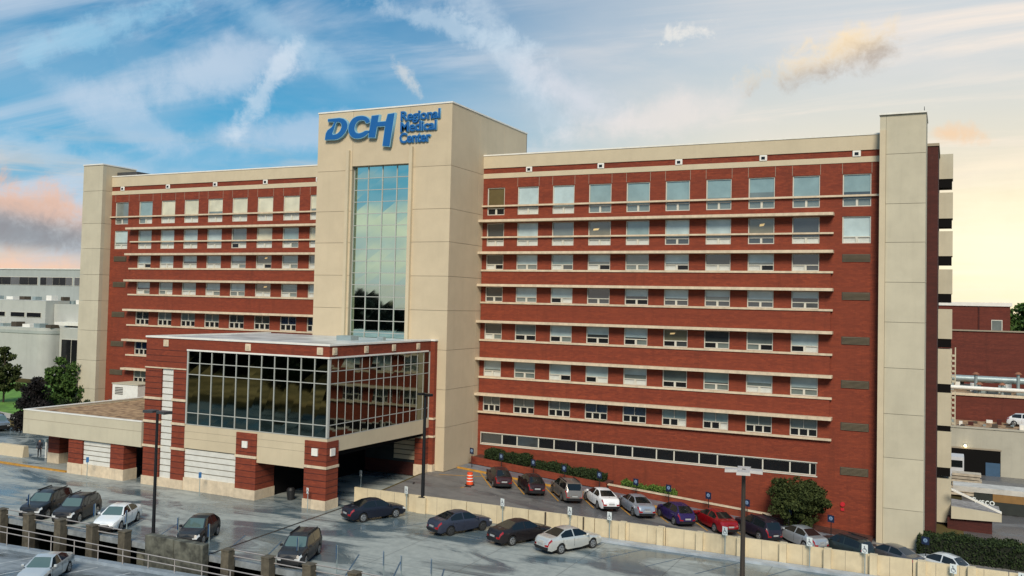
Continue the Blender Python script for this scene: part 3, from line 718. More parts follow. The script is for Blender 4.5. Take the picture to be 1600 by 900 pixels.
pbx('band', LEDGE, PX0-.05, GX0, PY0-.07, PY0+1.6, 13.865, 13.975)
SIDING = mat('white_siding', (.62, .61, .56), .6, var=.08, orand=.03)
def stripe_panel(x0, x1, y, z0, z1, dz, m_=SIDING):
    pbx('panel_back', JOINT, x0, x1, y+.1, y+.3, z0, z1)
    z = z0
    while z < z1-.05:
        pbx('siding_panel', m_, x0, x1, y, y+.098, z, min(z+dz-.09, z1)); z += dz
stripe_panel(-22.10, -20.72, PY0+.12, 3.72, 13.86, .60)
pbx('plinth', LEDGE, -22.10, -20.72, PY0-.04, PY0+.4, 2.9, 3.718)
# glass box
def curtain(axis, a0, a1, n, pos, outward):
    f = B(); zs = [ZG0, 9.98, 13.50, 14.55, ZG1-.02]
    st = (a1-a0)/n
    for i in range(n+1):
        a = a0+st*i; w = (.036 if axis == 'x' else .026) if 0 < i < n else .08
        if axis == 'x': f.box(a-w, a+w, pos-.07, pos+.1, ZG0, ZG1-.02)
        else: f.box(pos-.1, pos+(.025 if 0 < i < n else .07), a-w, a+w, ZG0, ZG1-.02)
    for z in zs:
        if axis == 'x': f.box(a0, a1, pos-.055, pos+.09, z-.034, z+.034)
        else: f.box(pos-.09, pos+.02, a0, a1, z-.034, z+.034)
    w_ = build(f, 'curtain_wall', MULL, PV)
    for i in range(n):
        for j in range(4):
            x0, x1, z0, z1 = a0+st*i+.055, a0+st*(i+1)-.055, zs[j]+.05, zs[j+1]-.05; e = [random.uniform(-.012, .012) for _ in range(4)]
            q = B(); cs = [(x0, z0), (x1, z0), (x1, z1), (x0, z1)]
            if axis == 'x': q.v = [(c_[0], pos+e[k], c_[1]) for k, c_ in enumerate(cs)]+[(c_[0], pos+.05, c_[1]) for c_ in cs]
            else: q.v = [(pos+e[k]*.6, c_[0], c_[1]) for k, c_ in enumerate(cs)]+[(pos-.05, c_[0], c_[1]) for c_ in cs]
            q.f = [(0, 1, 2, 3), (7, 6, 5, 4), (0, 4, 5, 1), (1, 5, 6, 2), (2, 6, 7, 3), (3, 7, 4, 0)]
            build(q, 'pane', PG, w_)
curtain('x', GX0+.1, PX1-.1, 11, PY0+.08, -1)
curtain('y', PY0+.2, PY1-.5, 14, PX1-.08, 1)
b = B(); b.box(GX0, PX1-.35, PY0+.35, PY1, ZG0+.02, ZG1); build(b, 'glass_box_core', DARKIN, PV)
pbx('wall', BR, PX1-.6, PX1, PY1-.42, PY1, 2.9, ZG1+.015)
# beige lower fascia, front and side
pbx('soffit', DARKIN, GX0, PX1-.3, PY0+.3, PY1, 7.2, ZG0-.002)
pbx('fascia_panel', BEIGE, GX0, -12.75, PY0+.02, PY0+.298, 6.72, ZG0-.05)
pbx('fascia_panel', BEIGE, -10.45, -5.12, PY0+.02, PY0+.298, 6.18, ZG0-.05)
for z in (7.6, 8.25): pbx('joint_line', JOINT, GX0, -12.75, PY0+.012, PY0+.0195, z, z+.025); pbx('joint_line', JOINT, -10.45, -5.12, PY0+.012, PY0+.0195, z, z+.025)
b = B(); b.prism([(PX1-.3, -22.8, 7.66), (PX1-.3, PY1-.43, 7.50), (PX1-.3, PY1-.43, ZG0-.05), (PX1-.3, -22.8, ZG0-.05)], (.28, 0, 0)); build(b, 'fascia_panel', BEIGE, PV)
stripe_panel(GX0+.02, -12.78, PY0+.14, 4.05, 6.70, .53)
pbx('plinth', LEDGE, GX0+.06, -12.78, PY0-.04, PY0+.4, 2.9, 4.04)
pbx('fascia_panel', BEIGE, -12.75, -10.45, PY0+.02, PY0+.298, 8.70, ZG0-.05); pbx('fascia_panel', BEIGE, -5.12, PX1-.01, PY0+.02, PY0+1.6, 8.62, ZG0-.05)
o = column(-12.75, -10.45, PY0-.1, PY0+2.4, 8.70, [6.62], base=3.75); pbx('medallion', WHITEC, -11.98, -11.4, PY0-.22, PY0-.102, 7.4, 7.98, parent=o)
o = column(-5.12, -2.80, PY0-.12, PY0+1.55, 8.62, [6.45], base=3.70); pbx('medallion', WHITEC, -4.3, -3.68, PY0-.24, PY0-.122, 7.4, 8.02, parent=o)
pbx('medallion', WHITEC, -2.798, -2.68, PY0+.35, PY0+.95, 7.4, 8.02, parent=o)
# drive-through interior
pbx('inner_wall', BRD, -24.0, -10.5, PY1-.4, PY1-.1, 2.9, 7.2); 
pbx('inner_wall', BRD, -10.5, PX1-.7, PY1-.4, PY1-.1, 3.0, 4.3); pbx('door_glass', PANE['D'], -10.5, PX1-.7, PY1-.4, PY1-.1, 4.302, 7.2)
for k in range(5): pbx('siding_panel', BEIGE, -6.9, -4.2, PY1-.55, PY1-.41, 4.6+.5*k, 5.02+.5*k)
column(-3.95, -2.86, PY1-1.3, PY1-.05, 8.0, [7.1], base=4.35, zb=3.2)
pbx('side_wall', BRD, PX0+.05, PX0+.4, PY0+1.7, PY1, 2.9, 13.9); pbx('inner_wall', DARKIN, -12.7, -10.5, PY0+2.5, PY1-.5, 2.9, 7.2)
pbx('core', BR, PX0+.02, GX0-.05, PY0+6.01, PY1, 7.2, ZG1)
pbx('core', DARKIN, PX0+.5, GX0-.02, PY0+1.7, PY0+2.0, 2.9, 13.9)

# low canopy building at left
LCB = thing('entrance_canopy', (-32, -18, 2.9), 'low beige canopy with brown gravel roof on short brick columns, left of the pavilion', 'canopy')
CX0, CX1, CY0, CY1, CZ0, CZ1 = -41.0, -24.30, -24.6, -2.2, 6.33, 8.68
def cbx(nm, m_, *a, parent=None): return build(B().box(*a), nm, m_, parent or LCB)
cbx('fascia', GREYB, CX0, CX1, CY0, CY0+.35, CZ0, CZ1); cbx('fascia', GREYB, CX0, CX0+.35, CY0+.351, CY1, CZ0, CZ1)
cbx('coping', WHITEC, CX0-.04, CX1, CY0-.04, CY0+.38, CZ1+.002, CZ1+.09); cbx('coping', WHITEC, CX0-.04, CX0+.38, CY0+.381, CY1, CZ1+.002, CZ1+.09)
cbx('joint_line', JOINT, CX0, CX1, CY0-.008, CY0-.001, 7.78, 7.82)
cbx('roof', GRAVEL, CX0+.351, CX1, CY0+.351, CY1, CZ1-.75, CZ1-.22)
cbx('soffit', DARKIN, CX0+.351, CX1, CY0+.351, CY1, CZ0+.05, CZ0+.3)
def ccol(x0, x1, y0, y1, zb=2.9):
    o = cbx('column', BR, x0, x1, y0, y1, 3.95, CZ0-.003); cbx('plinth', LEDGE, x0-.05, x1+.05, y0-.05, y1+.05, zb, 3.948, parent=o)
    z = 4.4
    while z < 6.2: cbx('reveal', BRD, x0-.008, x1+.008, y0-.012, y1+.008, z, z+.05, parent=o); z += .5
    return o
ccol(-34.35, -32.4, -24.45, -22.9); ccol(-28.5, -26.7, -24.45, -22.9); ccol(-41.0, -39.3, -21.6, -20.3)
cbx('panel_back', JOINT, -32.34, -28.56, -24.2, -24.0, 3.95, CZ0-.003)
for k in range(5): cbx('siding_panel', SIDING, -32.34, -28.56, -24.3, -24.202, 3.96+.47*k, 4.34+.47*k)
cbx('plinth', LEDGE, -32.34, -28.56, -24.45, -24.0, 2.9, 3.948)
cbx('inner_wall', BRD, -38.1, -24.4, -18, -17.7, 2.9, 6.3); cbx('inner_wall', DARKIN, -26.6, -24.4, -21.5, -21.2, 2.9, 6.3)  # shade under the canopy put into the wall colours
mb = thing('plant_box', (-50.5, -2, 7.5), 'pale metal plant enclosure against the brick wing behind the low canopy', 'equipment box')
b = B(); b.box(-52.9, -48.4, -3.4, -.1, 2.9, 9.2); build(b, 'housing', WHITEC, mb); b = B(); b.box(-52.98, -48.32, -3.48, -.1, 9.2, 9.32); build(b, 'lid', GREYB, mb)
b = B()
for k in range(5): b.box(-52.4, -51.0, -3.44, -3.402, 7.9+.2*k, 8.0+.2*k)
build(b, 'vent', LOUV, mb)

# ------------------------------------------------------------------ retaining wall along the deck
RW = thing('retaining_wall', (20, -21, 2.9), 'long low beige concrete wall between the parking deck and the angled bays', 'wall')
x = -2.4; first = True
while x < 62:
    zb = -.5
    build(B().box(x+.03, x+5.57, -20.98, -20.78, zb, 4.32), 'panel', WALLC, RW)
    b = B()
    for k in range(1, 4): b.box(x+k*1.4-.015, x+k*1.4+.015, -20.99, -20.981, 2.9, 4.31)
    build(b, 'joint_line', JOINT, RW)
    x += 5.6
x = 22.3
while x < 62: build(B().box(x-.24, x+.24, -21.27, -20.7, 0, 4.36), 'pillar', WALLC, RW); x += 2.95
for x in (15.9, 19.1): build(B().box(x-.06, x+.06, -21.03, -20.99, 2.9, 4.33), 'dark_strip', LOUV, RW)  # narrow dark upright strips on the wall face
x = 4.55; build(B().box(x-.45, x+.45, -21.22, -20.6, 0, 4.2), 'pillar', WALLC, RW)
build(B().box(18, 62, -21.3, -20.99, 2.9, 3.0), 'shadow_strip', mat('shadow_line', (.05, .055, .06), .4), RW)  # dark strip painting the shadow line under the wall panels

# ------------------------------------------------------------------ lamps
def lamp(loc, h, label, heads, m_, mt, base=None, r=.13, s=1.0, rz=0, hs=1.0):
    t = thing('parking_lamp', loc, label, 'lamp post'); x, y, z = loc
    build(B().cyl((x, y, z), (x, y, z+h), r, r*.75, 12), 'pole', m_, t, smooth=40)
    if base: build(B().cyl((x, y, z), (x, y, z+base), .3, .28, 14), 'base', CONC, t, smooth=40)
    build(B().box(x-.28, x+.28, y-.28, y+.28, z, z+.06), 'base_plate', m_, t)
    for k, a in enumerate(heads):
        a = math.radians(a); d = Vector((math.cos(a), math.sin(a), 0)); p = Vector((-d.y, d.x, 0)); c = Vector((x, y, z+h-.12))
        q = c+d*.15; build(B().cyl(c, q+d*.2, .04, .04, 6), 'arm', m_, t)
        n = B(); ring = []
        for (du, w, zz) in ((.2, .34, -.06), (1.15, .42, -.10), (1.15, .42, .10), (.2, .34, .12)): ring.append((c+d*du*hs, w*hs, zz))
        for (cc_, w, zz) in ring: n.v += [tuple(cc_-p*w+Vector((0, 0, zz))), tuple(cc_+p*w+Vector((0, 0, zz)))]
        n.f = [(0, 1, 3, 2), (4, 5, 7, 6), (0, 2, 4, 6), (1, 7, 5, 3), (2, 3, 5, 4), (0, 6, 7, 1)]
        hd = build(n, 'lamp_head', mt, t)
        n2 = B(); n2.v = [tuple(cc_+s_*p*w*.8+Vector((0, 0, -.115-(.0 if i else -.035)))) for i, (cc_, w) in enumerate(((c+d*.35*hs, .34*hs), (c+d*1.05*hs, .40*hs))) for s_ in (-1, 1)]
        n2.f = [(0, 1, 3, 2)]; build(n2, 'lens', SIGNW, hd)
    return t
lamp((-8.6, -37.5, 2.9), 9.25, 'tall black lamp post on the deck beside the stained concrete wall block', (0, 180), POLE, mat('lamp_dark', (.05, .055, .06), .35, var=0), hs=.95)
lamp((4.55, -20.9, 4.2), 8.75, 'black lamp post standing on the retaining wall pillar before the pavilion', (-20, 160), POLE, POLE, r=.16, hs=.62)
lamp((32.3, -26.1, 2.9), 7.2, 'brown lamp post with pale multi-arm head near the right end of the deck', (10, 100, 190, 280), POLEB, LAMPW, r=.17, hs=1.05)

# ------------------------------------------------------------------ signs
def emblem(b, cx, y, cz, s):   # wheelchair emblem in thin relief: head, back, seat, leg, wheel
    def bar(p, q, w):
        p = Vector((p[0], 0, p[1])); q = Vector((q[0], 0, q[1])); d = (q-p).normalized(); n = Vector((-d.z, 0, d.x))*w/2
        b.prism([tuple(Vector((cx, y, cz))+v*s) for v in (p-n, p+n, q+n, q-n)], (0, -.004, 0))
    k = 10; b.prism([(cx+s*(-.05+.07*math.cos(2*math.pi*i/k)), y, cz+s*(.36+.07*math.sin(2*math.pi*i/k))) for i in range(k)], (0, -.004, 0))
    bar((-.05, .28), (-.02, -.02), .09); bar((-.04, .12), (.16, .12), .06); bar((-.04, -.02), (.2, -.02), .08); bar((.2, .0), (.28, -.3), .08)
    pts = [(.0+.25*math.cos(math.radians(a)), -.16+.25*math.sin(math.radians(a))) for a in range(120, 335, 24)]
    for p, q in zip(pts, pts[1:]): bar(p, q, .06)
def sign(name, kind, loc, h, rz, label, cat='sign', group=None, w=.42, hh=.62):
    t = thing(name, (0, 0, 0), label, cat, group); t.location = loc; t.rotation_euler = (0, 0, rz)
    pm_ = {'white': GALV, 'blue': POLE, 'edge': GALV}[kind]
    build(B().cyl((0, 0, 0), (0, 0, h), .035, .035, 6), 'post', pm_, t)
    fm = {'white': SIGNW, 'blue': SIGND, 'edge': POSTB}[kind]
    f = build(B().box(-w/2, w/2, -.06, -.04, h-hh, h), 'sign_plate', fm, t, bevel=.004)
    e = B()
    if kind == 'white': emblem(e, 0, -.0612, h-hh*.52, .5); build(e, 'emblem', SIGND, f)
    elif kind == 'blue': e.prism([(.17*math.cos(2*math.pi*i/12), -.0612, h-hh*.45+.17*math.sin(2*math.pi*i/12)) for i in range(12)], (0, -.003, 0)); build(e, 'disc', mat('sign_pale_blue', (.22, .33, .50), .5, var=0), f); e2 = B(); emblem(e2, 0, -.0646, h-hh*.45, .28); build(e2, 'emblem', SIGND, f)
    return t
dk = [(3.23, 'first from the pavilion, behind the leftmost dark sedan'), (12.3, 'behind the hood of the grey-blue sedan'), (18.12, 'between the black and silver sedans'), (21.36, 'just right of the silver sedan'),
      (30.1, 'in front of the red car, left of the brown lamp post'), (35.92, 'in front of the silver car in the angled bays'), (39.48, 'right of the silver car, before a dark green car'), (44.84, 'before the white topped car by the hedge'), (48.72, 'farthest right before the clipped hedge')]
for x, s_ in dk:
    sign('parking_sign', 'white', (x, -21.35, 2.9), 2.15 if x < 40 else 1.6, math.radians(-20), 'white wheelchair sign '+s_, group='wheelchair parking signs along the retaining wall', w=.42, hh=.6)
bl = [(.02, 'beside the orange drum at the tower foot'), (3.43, 'before the maroon car nearest the tower'), (7.02, 'before the black and red hatchback'), (10.36, 'before the grey estate car with roof rails'), (14.05, 'before the white coupe'), (17.74, 'before the silver car left of the purple one'),
      (20.93, 'before the purple car'), (24.67, 'before the red car'), (28.16, 'next to the brown lamp post pole'), (31.79, 'in front of the round bush'), (35.35, 'below the red wall bell, right of the bush'), (42.84, 'on the left end of the clipped hedge')]
for x, s_ in bl:
    zb = road_z(x, -3)+.14
    sign('bay_sign', 'blue', (x, -3.7 if x < 40 else -5.2, zb), 2.0, math.radians(-22), 'dark blue bay sign on black post '+s_, group='dark blue bay signs along the building', w=.62, hh=.62)
sign('post_sign', 'white', (-4.1, -25.2, 2.9), 1.9, math.radians(-20), 'small white sign on a post in front of the corner brick pier', w=.3, hh=.5)
sign('post_sign', 'edge', (-15.8, -25.6, 2.9), 2.1, math.radians(50), 'thin blue-grey sign post before the striped pavilion wall', w=.25, hh=.5)
sign('post_sign', 'edge', (-30.2, -25.6, 2.9), 2.1, math.radians(50), 'thin blue-grey sign post before the striped canopy wall', w=.25, hh=.5)
sign('post_sign', 'white', (-5.3, -15.8, 2.9), 1.8, math.radians(-20), 'small white sign in the dark drive-through under the pavilion', w=.36, hh=.55)
bp = [(-20.6, 'left end beside the first black car'), (-13.6, 'between the black and white cars'), (-9.9, 'right of the white sedan'), (-5.1, 'in front of the small dark hatchback'), (-1.9, 'right of the hatchback by the black joint'), (5.6, 'in front of the lone dark wagon'), (9.0, 'first right of the lone dark wagon'), (12.4, 'second to the right of the lone dark wagon'), (13.9, 'third right of the lone dark wagon'), (15.9, 'last blue sign at the right of the post row')]
for i, (x, s_) in enumerate(bp):
    sign('bay_post', 'edge', (x, -39.0+(.5 if i % 2 else .2), 2.9), 1.95, math.radians(-58), 'narrow edge-on blue sign, '+s_, group='blue bay signs at the deck edge', w=.36, hh=.85)

# ------------------------------------------------------------------ deck edge posts, rails, stained block
PXL = [-21.99, -18.78, -15.29, -11.88, -8.61, 1.04, 4.48, 7.82, 11.33, 14.8, 18.3]
names = ['leftmost of the row', 'second from the left', 'before the black crossover', 'before the white sedan', 'just left of the stained wall block', 'first right of the stained wall block', 'second right of the stained wall block', 'before the lone dark wagon', 'right of the lone dark wagon', 'second right of the wagon', 'last of the row at right']
for i, (x, s_) in enumerate(zip(PXL, names)):
    t = thing('concrete_post', (x, -40.1, -2.2), 'square brown concrete post '+s_, 'post', 'square concrete posts along the deck edge')
    build(B().box(x-.33, x+.33, -40.43, -39.78, -2.2, 3.72), 'shaft', POSTM, t, bevel=.03)
    build(B().box(x-.35, x+.35, -40.45, -39.76, 3.722, 3.84), 'cap', POSTM, t, bevel=.02)
wb = thing('concrete_wall_block', (-3.5, -40.1, -2.2), 'dark mossy stained concrete wall block at the deck edge by the lamp post', 'concrete wall')
build(B().box(-6.3, -3.62, -40.4, -39.78, -2.2, 3.9), 'slab', CONC, wb, bevel=.03); build(B().box(-3.58, -.95, -40.4, -39.78, -2.2, 3.86), 'slab', CONC, wb, bevel=.03)
dr = thing('deck_railing', (0, -40.0, 3), 'double pipe railing running between the concrete posts', 'railing')
def railrun(root, pts, m_, r=.045):
    for (a, c_) in zip(pts, pts[1:]): build(B().cyl(a, c_, r, r, 6), 'rail', m_, root, smooth=60)
allp = [-25.5]+PXL
for a, c_ in zip(allp, allp[1:]):
    if a < -8.5 < c_-1: continue
    railrun(dr, [(a+.34, -39.9, 3.76), (c_-.34, -39.9, 3.76)], PIPE); railrun(dr, [(a+.34, -39.9, 3.36), (c_-.34, -39.9, 3.36)], PIPE)
nr = thing('ramp_railing', (-8, -41.2, 1.8), 'pale two-bar pipe railing on the kerb of the near ramp', 'railing')
xx = [-32+2.45*i for i in range(17)]
for hh in (2.87, 2.45):
    for a, c_ in zip(xx, xx[1:]): build(B().cyl((a, -41.2, hh), (c_, -41.2, hh), .042, .042, 6), 'rail', PIPE, nr, smooth=60)
for a in xx: build(B().cyl((a, -41.2, nz(a, 0)+.2), (a, -41.2, 2.87), .035, .035, 6), 'rail_post', PIPE, nr, smooth=60)

# ------------------------------------------------------------------ cars
def paint(nm, c, metal=.35, rough=.32):
    dark = sum(c) < .2
    return mat('paint_'+nm, c, .38 if dark else rough, .0 if dark else metal, var=0, coat=.22 if dark else .6, spec=.35 if dark else .5)
KINDS = {
 # contour: (s from the nose, z, tag of the segment that starts here)
 'sedan': dict(L=4.85, W=1.86, roofw=.60, belt=.97, ax=(.95, 3.80), R=.33,
    C=[(0, .66, 'b'), (.10, .76, 'b'), (.55, .86, 'b'), (1.30, .97, 'g'), (2.02, 1.40, 'b'), (2.55, 1.46, 'b'), (3.25, 1.42, 'r'), (4.05, 1.10, 'b'), (4.60, 1.06, 'b'), (4.78, .92, 'b'), (4.85, .72, 'b')], sw=(1.30, 3.75), pill=2.62),
 'suv': dict(L=4.75, W=1.92, roofw=.72, belt=1.10, ax=(.95, 3.70), R=.37,
    C=[(0, .78, 'b'), (.08, .95, 'b'), (.45, 1.05, 'b'), (1.25, 1.14, 'g'), (1.85, 1.62, 'b'), (2.5, 1.72, 'b'), (3.9, 1.68, 'b'), (4.25, 1.60, 'r'), (4.62, 1.08, 'b'), (4.70, .95, 'b'), (4.75, .70, 'b')], sw=(1.35, 4.2), pill=2.72),
 'estate': dict(L=4.90, W=1.90, roofw=.72, belt=1.06, ax=(.95, 3.80), R=.36,
    C=[(0, .74, 'b'), (.08, .90, 'b'), (.5, 1.00, 'b'), (1.30, 1.10, 'g'), (1.95, 1.60, 'b'), (2.6, 1.70, 'b'), (4.2, 1.68, 'b'), (4.45, 1.62, 'r'), (4.76, 1.12, 'b'), (4.86, .92, 'b'), (4.90, .66, 'b')], sw=(1.4, 4.45), pill=2.8),
 'hatch': dict(L=4.20, W=1.78, roofw=.60, belt=.98, ax=(.85, 3.38), R=.32,
    C=[(0, .66, 'b'), (.08, .80, 'b'), (.45, .90, 'b'), (1.05, 1.00, 'g'), (1.80, 1.46, 'b'), (2.4, 1.53, 'b'), (3.3, 1.48, 'r'), (3.95, 1.05, 'b'), (4.12, .95, 'b'), (4.20, .68, 'b')], sw=(1.10, 3.6), pill=2.45),
}
CARS = {}
def interp(C, s_):
    for (a, c_) in zip(C, C[1:]):
        if a[0] <= s_ <= c_[0]+1e-9: t = (s_-a[0])/(c_[0]-a[0]); return a[1]+(c_[1]-a[1])*t, a[2]
    return C[-1][1], 'b'
def make_car(kind):
    K = KINDS[kind]; L, Wd, R = K['L'], K['W'], K['R']; C = K['C']
    ss = set(c_[0] for c_ in C)
    for a in K['ax']:
        for k in (-1.16, -1.0, -.72, -.38, 0, .38, .72, 1.0, 1.16): ss.add(round(a+k*R, 3))
    ss |= {K['pill'], K['pill']+.09, round(K['sw'][0], 3), round(K['sw'][1], 3), .30, L-.30}
    ss = sorted(ss); ss = [s_ for i, s_ in enumerate(ss) if i == 0 or s_-ss[i-1] > .025 or s_ in (L,)]
    g0 = [c_[0] for c_ in C if c_[2] == 'g'][0]; r1 = C[[i for i, c_ in enumerate(C) if c_[2] == 'r'][0]+1][0]
    def sect(s_):
        zt, tg = interp(C, s_); u = abs(s_-L/2)/(L/2); w = Wd/2*(1-.16*u**7-.03*u**2)
        zb = .24 if .2 < s_ < L-.2 else .30
        arch = 0
        for a in K['ax']:
            d = abs(s_-a)
            if d < R*1.165: zb = max(zb, R+math.sqrt(max(0, (R*1.15)**2-d*d))); arch = 1
        inside = g0 < s_ < r1
        bl = min(K['belt']+.05*(s_-g0)/(r1-g0), zt-.03) if inside else zt-.07
        bl = max(bl, .5)
        if inside:
            t = min(1, (zt-bl)/.42); rw = w*.93+(K['roofw']-w*.93)*t; ze = zt-.05*t
        else: rw = w*.78; ze = zt-.012
        zm = max(zb+.02, .52 if s_ > .2 and s_ < L-.15 else .50); zh = max(zm+.02, bl-.13)
        P = [(w*.95, zb), (w*1.0, min(zm, zh-.01)), (w*.995, zh), (w*.93, bl), (rw, ze), (rw*.86, zt-.012 if inside else zt-.004), (0, zt)]
        return P
    secs = [sect(s_) for s_ in ss]; parts = {}
    def face(key, pts):
        b = parts.setdefault(key, B()); n = len(b.v); b.v += pts; b.f.append(tuple(range(n, n+len(pts))))
    def pt(i, j, sgn): x, z = secs[i][j]; return (sgn*x, L/2-ss[i], z)
    for i in range(len(ss)-1):
        sm_ = (ss[i]+ss[i+1])/2; _, tg = interp(C, sm_); inside = g0 < sm_ < r1
        for sgn, sn in ((-1, 'L'), (1, 'R')):
            for j in range(6):
                key = 'body'
                if j == 3 and inside and K['sw'][0] < sm_ < K['sw'][1] and not (K['pill'] < sm_ < K['pill']+.09): key = 'side_window_'+sn
                if j == 5 and tg == 'g': key = 'windshield'
                if j == 5 and tg == 'r': key = 'rear_window'
                if j == 2 and sm_ < .30: key = 'headlight_'+sn
                if j == 2 and sm_ > L-.30: key = 'taillight_'+sn
                q = [pt(i, j, sgn), pt(i+1, j, sgn), pt(i+1, j+1, sgn), pt(i, j+1, sgn)]
                face(key, q)
    for i, nm in ((0, 'front'), (len(ss)-1, 'rear')):
        P = secs[i]; y = L/2-ss[i]; sg = 1 if nm == 'front' else -1
        for j in range(4):
            (xa, za), (xb, zb) = P[j], P[j+1]
            fr_ = [-1, -.62, .62, 1]
            for k in range(3):
                key = 'body'
                if j == 2: key = ('headlight_' if nm == 'front' else 'taillight_')+('L' if k == 0 else 'R') if k != 1 else ('grille' if nm == 'front' else 'body')
                if j == 0: key = 'bumper_L' if nm == 'front' else 'bumper_R'
                if j == 1 and nm == 'front' and k == 1: key = 'grille'
                bow = [0, .07, .07, 0]
                face(key, [(fr_[k]*xa, y+sg*bow[k], za), (fr_[k+1]*xa, y+sg*bow[k+1], za), (fr_[k+1]*xb, y+sg*bow[k+1]*.9, zb), (fr_[k]*xb, y+sg*bow[k]*.9, zb)])
        (xa, za), (xb, zb) = P[4], P[6]
        fr_ = [-1, -.62, .62, 1]; bw = [0, .063, .063, 0]
        face('body', [(fr_[k]*P[4][0], y+sg*bw[k], za) for k in range(4)]+[(xb*.0, y, zb)])
    t = proto('parked_car'); MM = {'windshield': CGW, 'rear_window': CGL, 'sill': TRIM, 'bumper': TRIM, 'grille': TRIM}
    for key, b in parts.items():
        base = key.rsplit('_', 1)[0] if key[-2:] in ('_L', '_R') else key
        me = bpy.data.meshes.new(base); me.from_pydata(b.v, [], b.f); bm = bmesh.new(); bm.from_mesh(me)
        bmesh.ops.remove_doubles(bm, verts=bm.verts, dist=.002); bmesh.ops.dissolve_degenerate(bm, edges=bm.edges, dist=.001); bmesh.ops.recalc_face_normals(bm, faces=bm.faces)
        bm.to_mesh(me); bm.free(); me.shade_smooth(); me.set_sharp_from_angle(angle=math.radians(38))
        mm = MM.get(base) or {'side_window': CGL, 'headlight': HEADL, 'taillight': TAIL}.get(base) or PLATE
        me.materials.append(mm); o = bpy.data.objects.new(base, me); link(o, t)
    build(B().box(-Wd/2+.16, Wd/2-.16, -L/2+.2, L/2-.2, .2, .58), 'underbody', TRIM, t)
    for a in K['ax']:
        for sgn in (-1, 1):
            x = sgn*(Wd/2-.13); y = L/2-a
            w = build(B().cyl((x-.11, y, R), (x+.11, y, R), R, R, 18), 'wheel', TYRE, t, smooth=40)
            xo = x+sgn*.112; rb = B().cyl((xo, y, R), (xo+sgn*.012, y, R), R*.70, R*.64, 14); build(rb, 'rim', RIM, w, smooth=30)
            hb = B()
            for q in range(5):
                an = 2*math.pi*(q+.5)/5; c_ = Vector((xo+sgn*.013, y+math.cos(an)*R*.42, R+math.sin(an)*R*.42)); hb.cyl(c_, c_+Vector((sgn*.004, 0, 0)), R*.13, R*.13, 6)
            build(hb, 'rim_hole', TRIM, w)
    build(B().box(-Wd/2*.80, Wd/2*.80, -L/2-.072, -L/2-.02, .40, .46), 'bumper_strip', TRIM, t)
    build(B().box(-.03, .03, -L/2+.5, -L/2+.7, interp(C, L-.6)[0]-.01, interp(C, L-.6)[0]+.012), 'badge', RIM, t)
    for sgn in (-1, 1):
        b = B(); yy = L/2-g0-.25; b.box(sgn*(Wd/2-.02), sgn*(Wd/2+.17), yy-.06, yy+.08, K['belt']-.02, K['belt']+.13); build(b, 'side_mirror', PLATE, t, bevel=.025)
        b = B(); zz = K['belt']-.17
        for yh in (L/2-K['pill']+.25, L/2-K['pill']-.75): b = B(); b.box(sgn*(Wd/2-.02), sgn*(Wd/2+.022), yh-.08, yh+.08, zz, zz+.03); build(b, 'door_handle', PLATE, t)
        for yh in (L/2-g0-.05, L/2-K['pill']-.05, L/2-K['pill']-1.0):
            b = B(); b.box(sgn*(Wd/2-.03), sgn*(Wd/2+.003), yh-.008, yh+.008, .42, K['belt']-.08); build(b, 'door_gap', TRIM, t)
    build(B().box(-.26, .26, -L/2-.085, -L/2-.062, .60, .72), 'licence_plate', PLATE, t)
    if kind in ('suv', 'estate'):
        for sgn in (-1, 1): build(B().box(sgn*.62, sgn*.66, -L/2+.75, L/2-2.1, K['C'][5][1]-.02, K['C'][5][1]+.055), 'roof_rail', TRIM, t)
    return t
def car(kind, x, y, z, heading, col, label, s=1.05, metal=.35, rough=.3, tilt=None, extra=None, rim=None):
    if kind not in CARS: CARS[kind] = [make_car(kind), 0]
    P_ = CARS[kind]; t = P_[0] if P_[1] == 0 else copy_tree(P_[0]); P_[1] += 1
    nm = 'c%03d' % int(sum(col)*1000+col[0]*100); pm_ = paint(nm+str(len(MATS)), col, metal, rough)
    for c_ in t.children:
        bn = c_.name.split('.')[0]
        if bn in ('body', 'side_mirror', 'door_handle'):
            c_.material_slots[0].link = 'OBJECT'; c_.material_slots[0].material = pm_
        if rim and bn == 'wheel':
            for g in c_.children:
                if g.name.startswith('rim') and not g.name.startswith('rim_hole'): g.material_slots[0].link = 'OBJECT'; g.material_slots[0].material = rim
    R_ = Matrix.Rotation(-math.radians(heading), 4, 'Z')
    if tilt:
        n = Vector(tilt).normalized(); R_ = Vector((0, 0, 1)).rotation_difference(n).to_matrix().to_4x4() @ R_
    t.matrix_world = Matrix.Translation((x, y, z)) @ R_ @ Matrix.Diagonal((s, s, s*1.06, 1))
    tag(t, label, 'car', 'cars parked around the hospital'); return t
DK = 2.9
car('sedan', 2.1, -24.5, DK, 27, (.010, .012, .022), 'dark navy sedan nearest the pavilion, parked nose to the retaining wall')
car('sedan', 10.2, -24.6, DK, 27, (.030, .035, .055), 'dusky blue-grey sedan parked on the deck left of the black one', rim=RIMD)
car('sedan', 15.5, -24.8, DK, 27, (.014, .011, .012), 'black sedan between the blue-grey sedan and the silver sedan')
car('sedan', 19.5, -25.0, DK, 28, (.66, .65, .60), 'silver sedan rightmost of the four along the retaining wall', metal=.5)
car('suv', -21.0, -36.9, DK, 158, (.012, .014, .017), 'black car at the far left of the deck edge row')
car('suv', -17.7, -36.7, DK, 157, (.014, .013, .015), 'black crossover between another black car and the white sedan', s=1.0)
car('sedan', -13.2, -36.7, DK, 155, (.78, .80, .80), 'white sedan with dark sunroof facing the concrete posts', metal=.05)
car('hatch', -5.0, -36.6, DK, 158, (.020, .022, .024), 'small dark hatchback behind the stained wall block')
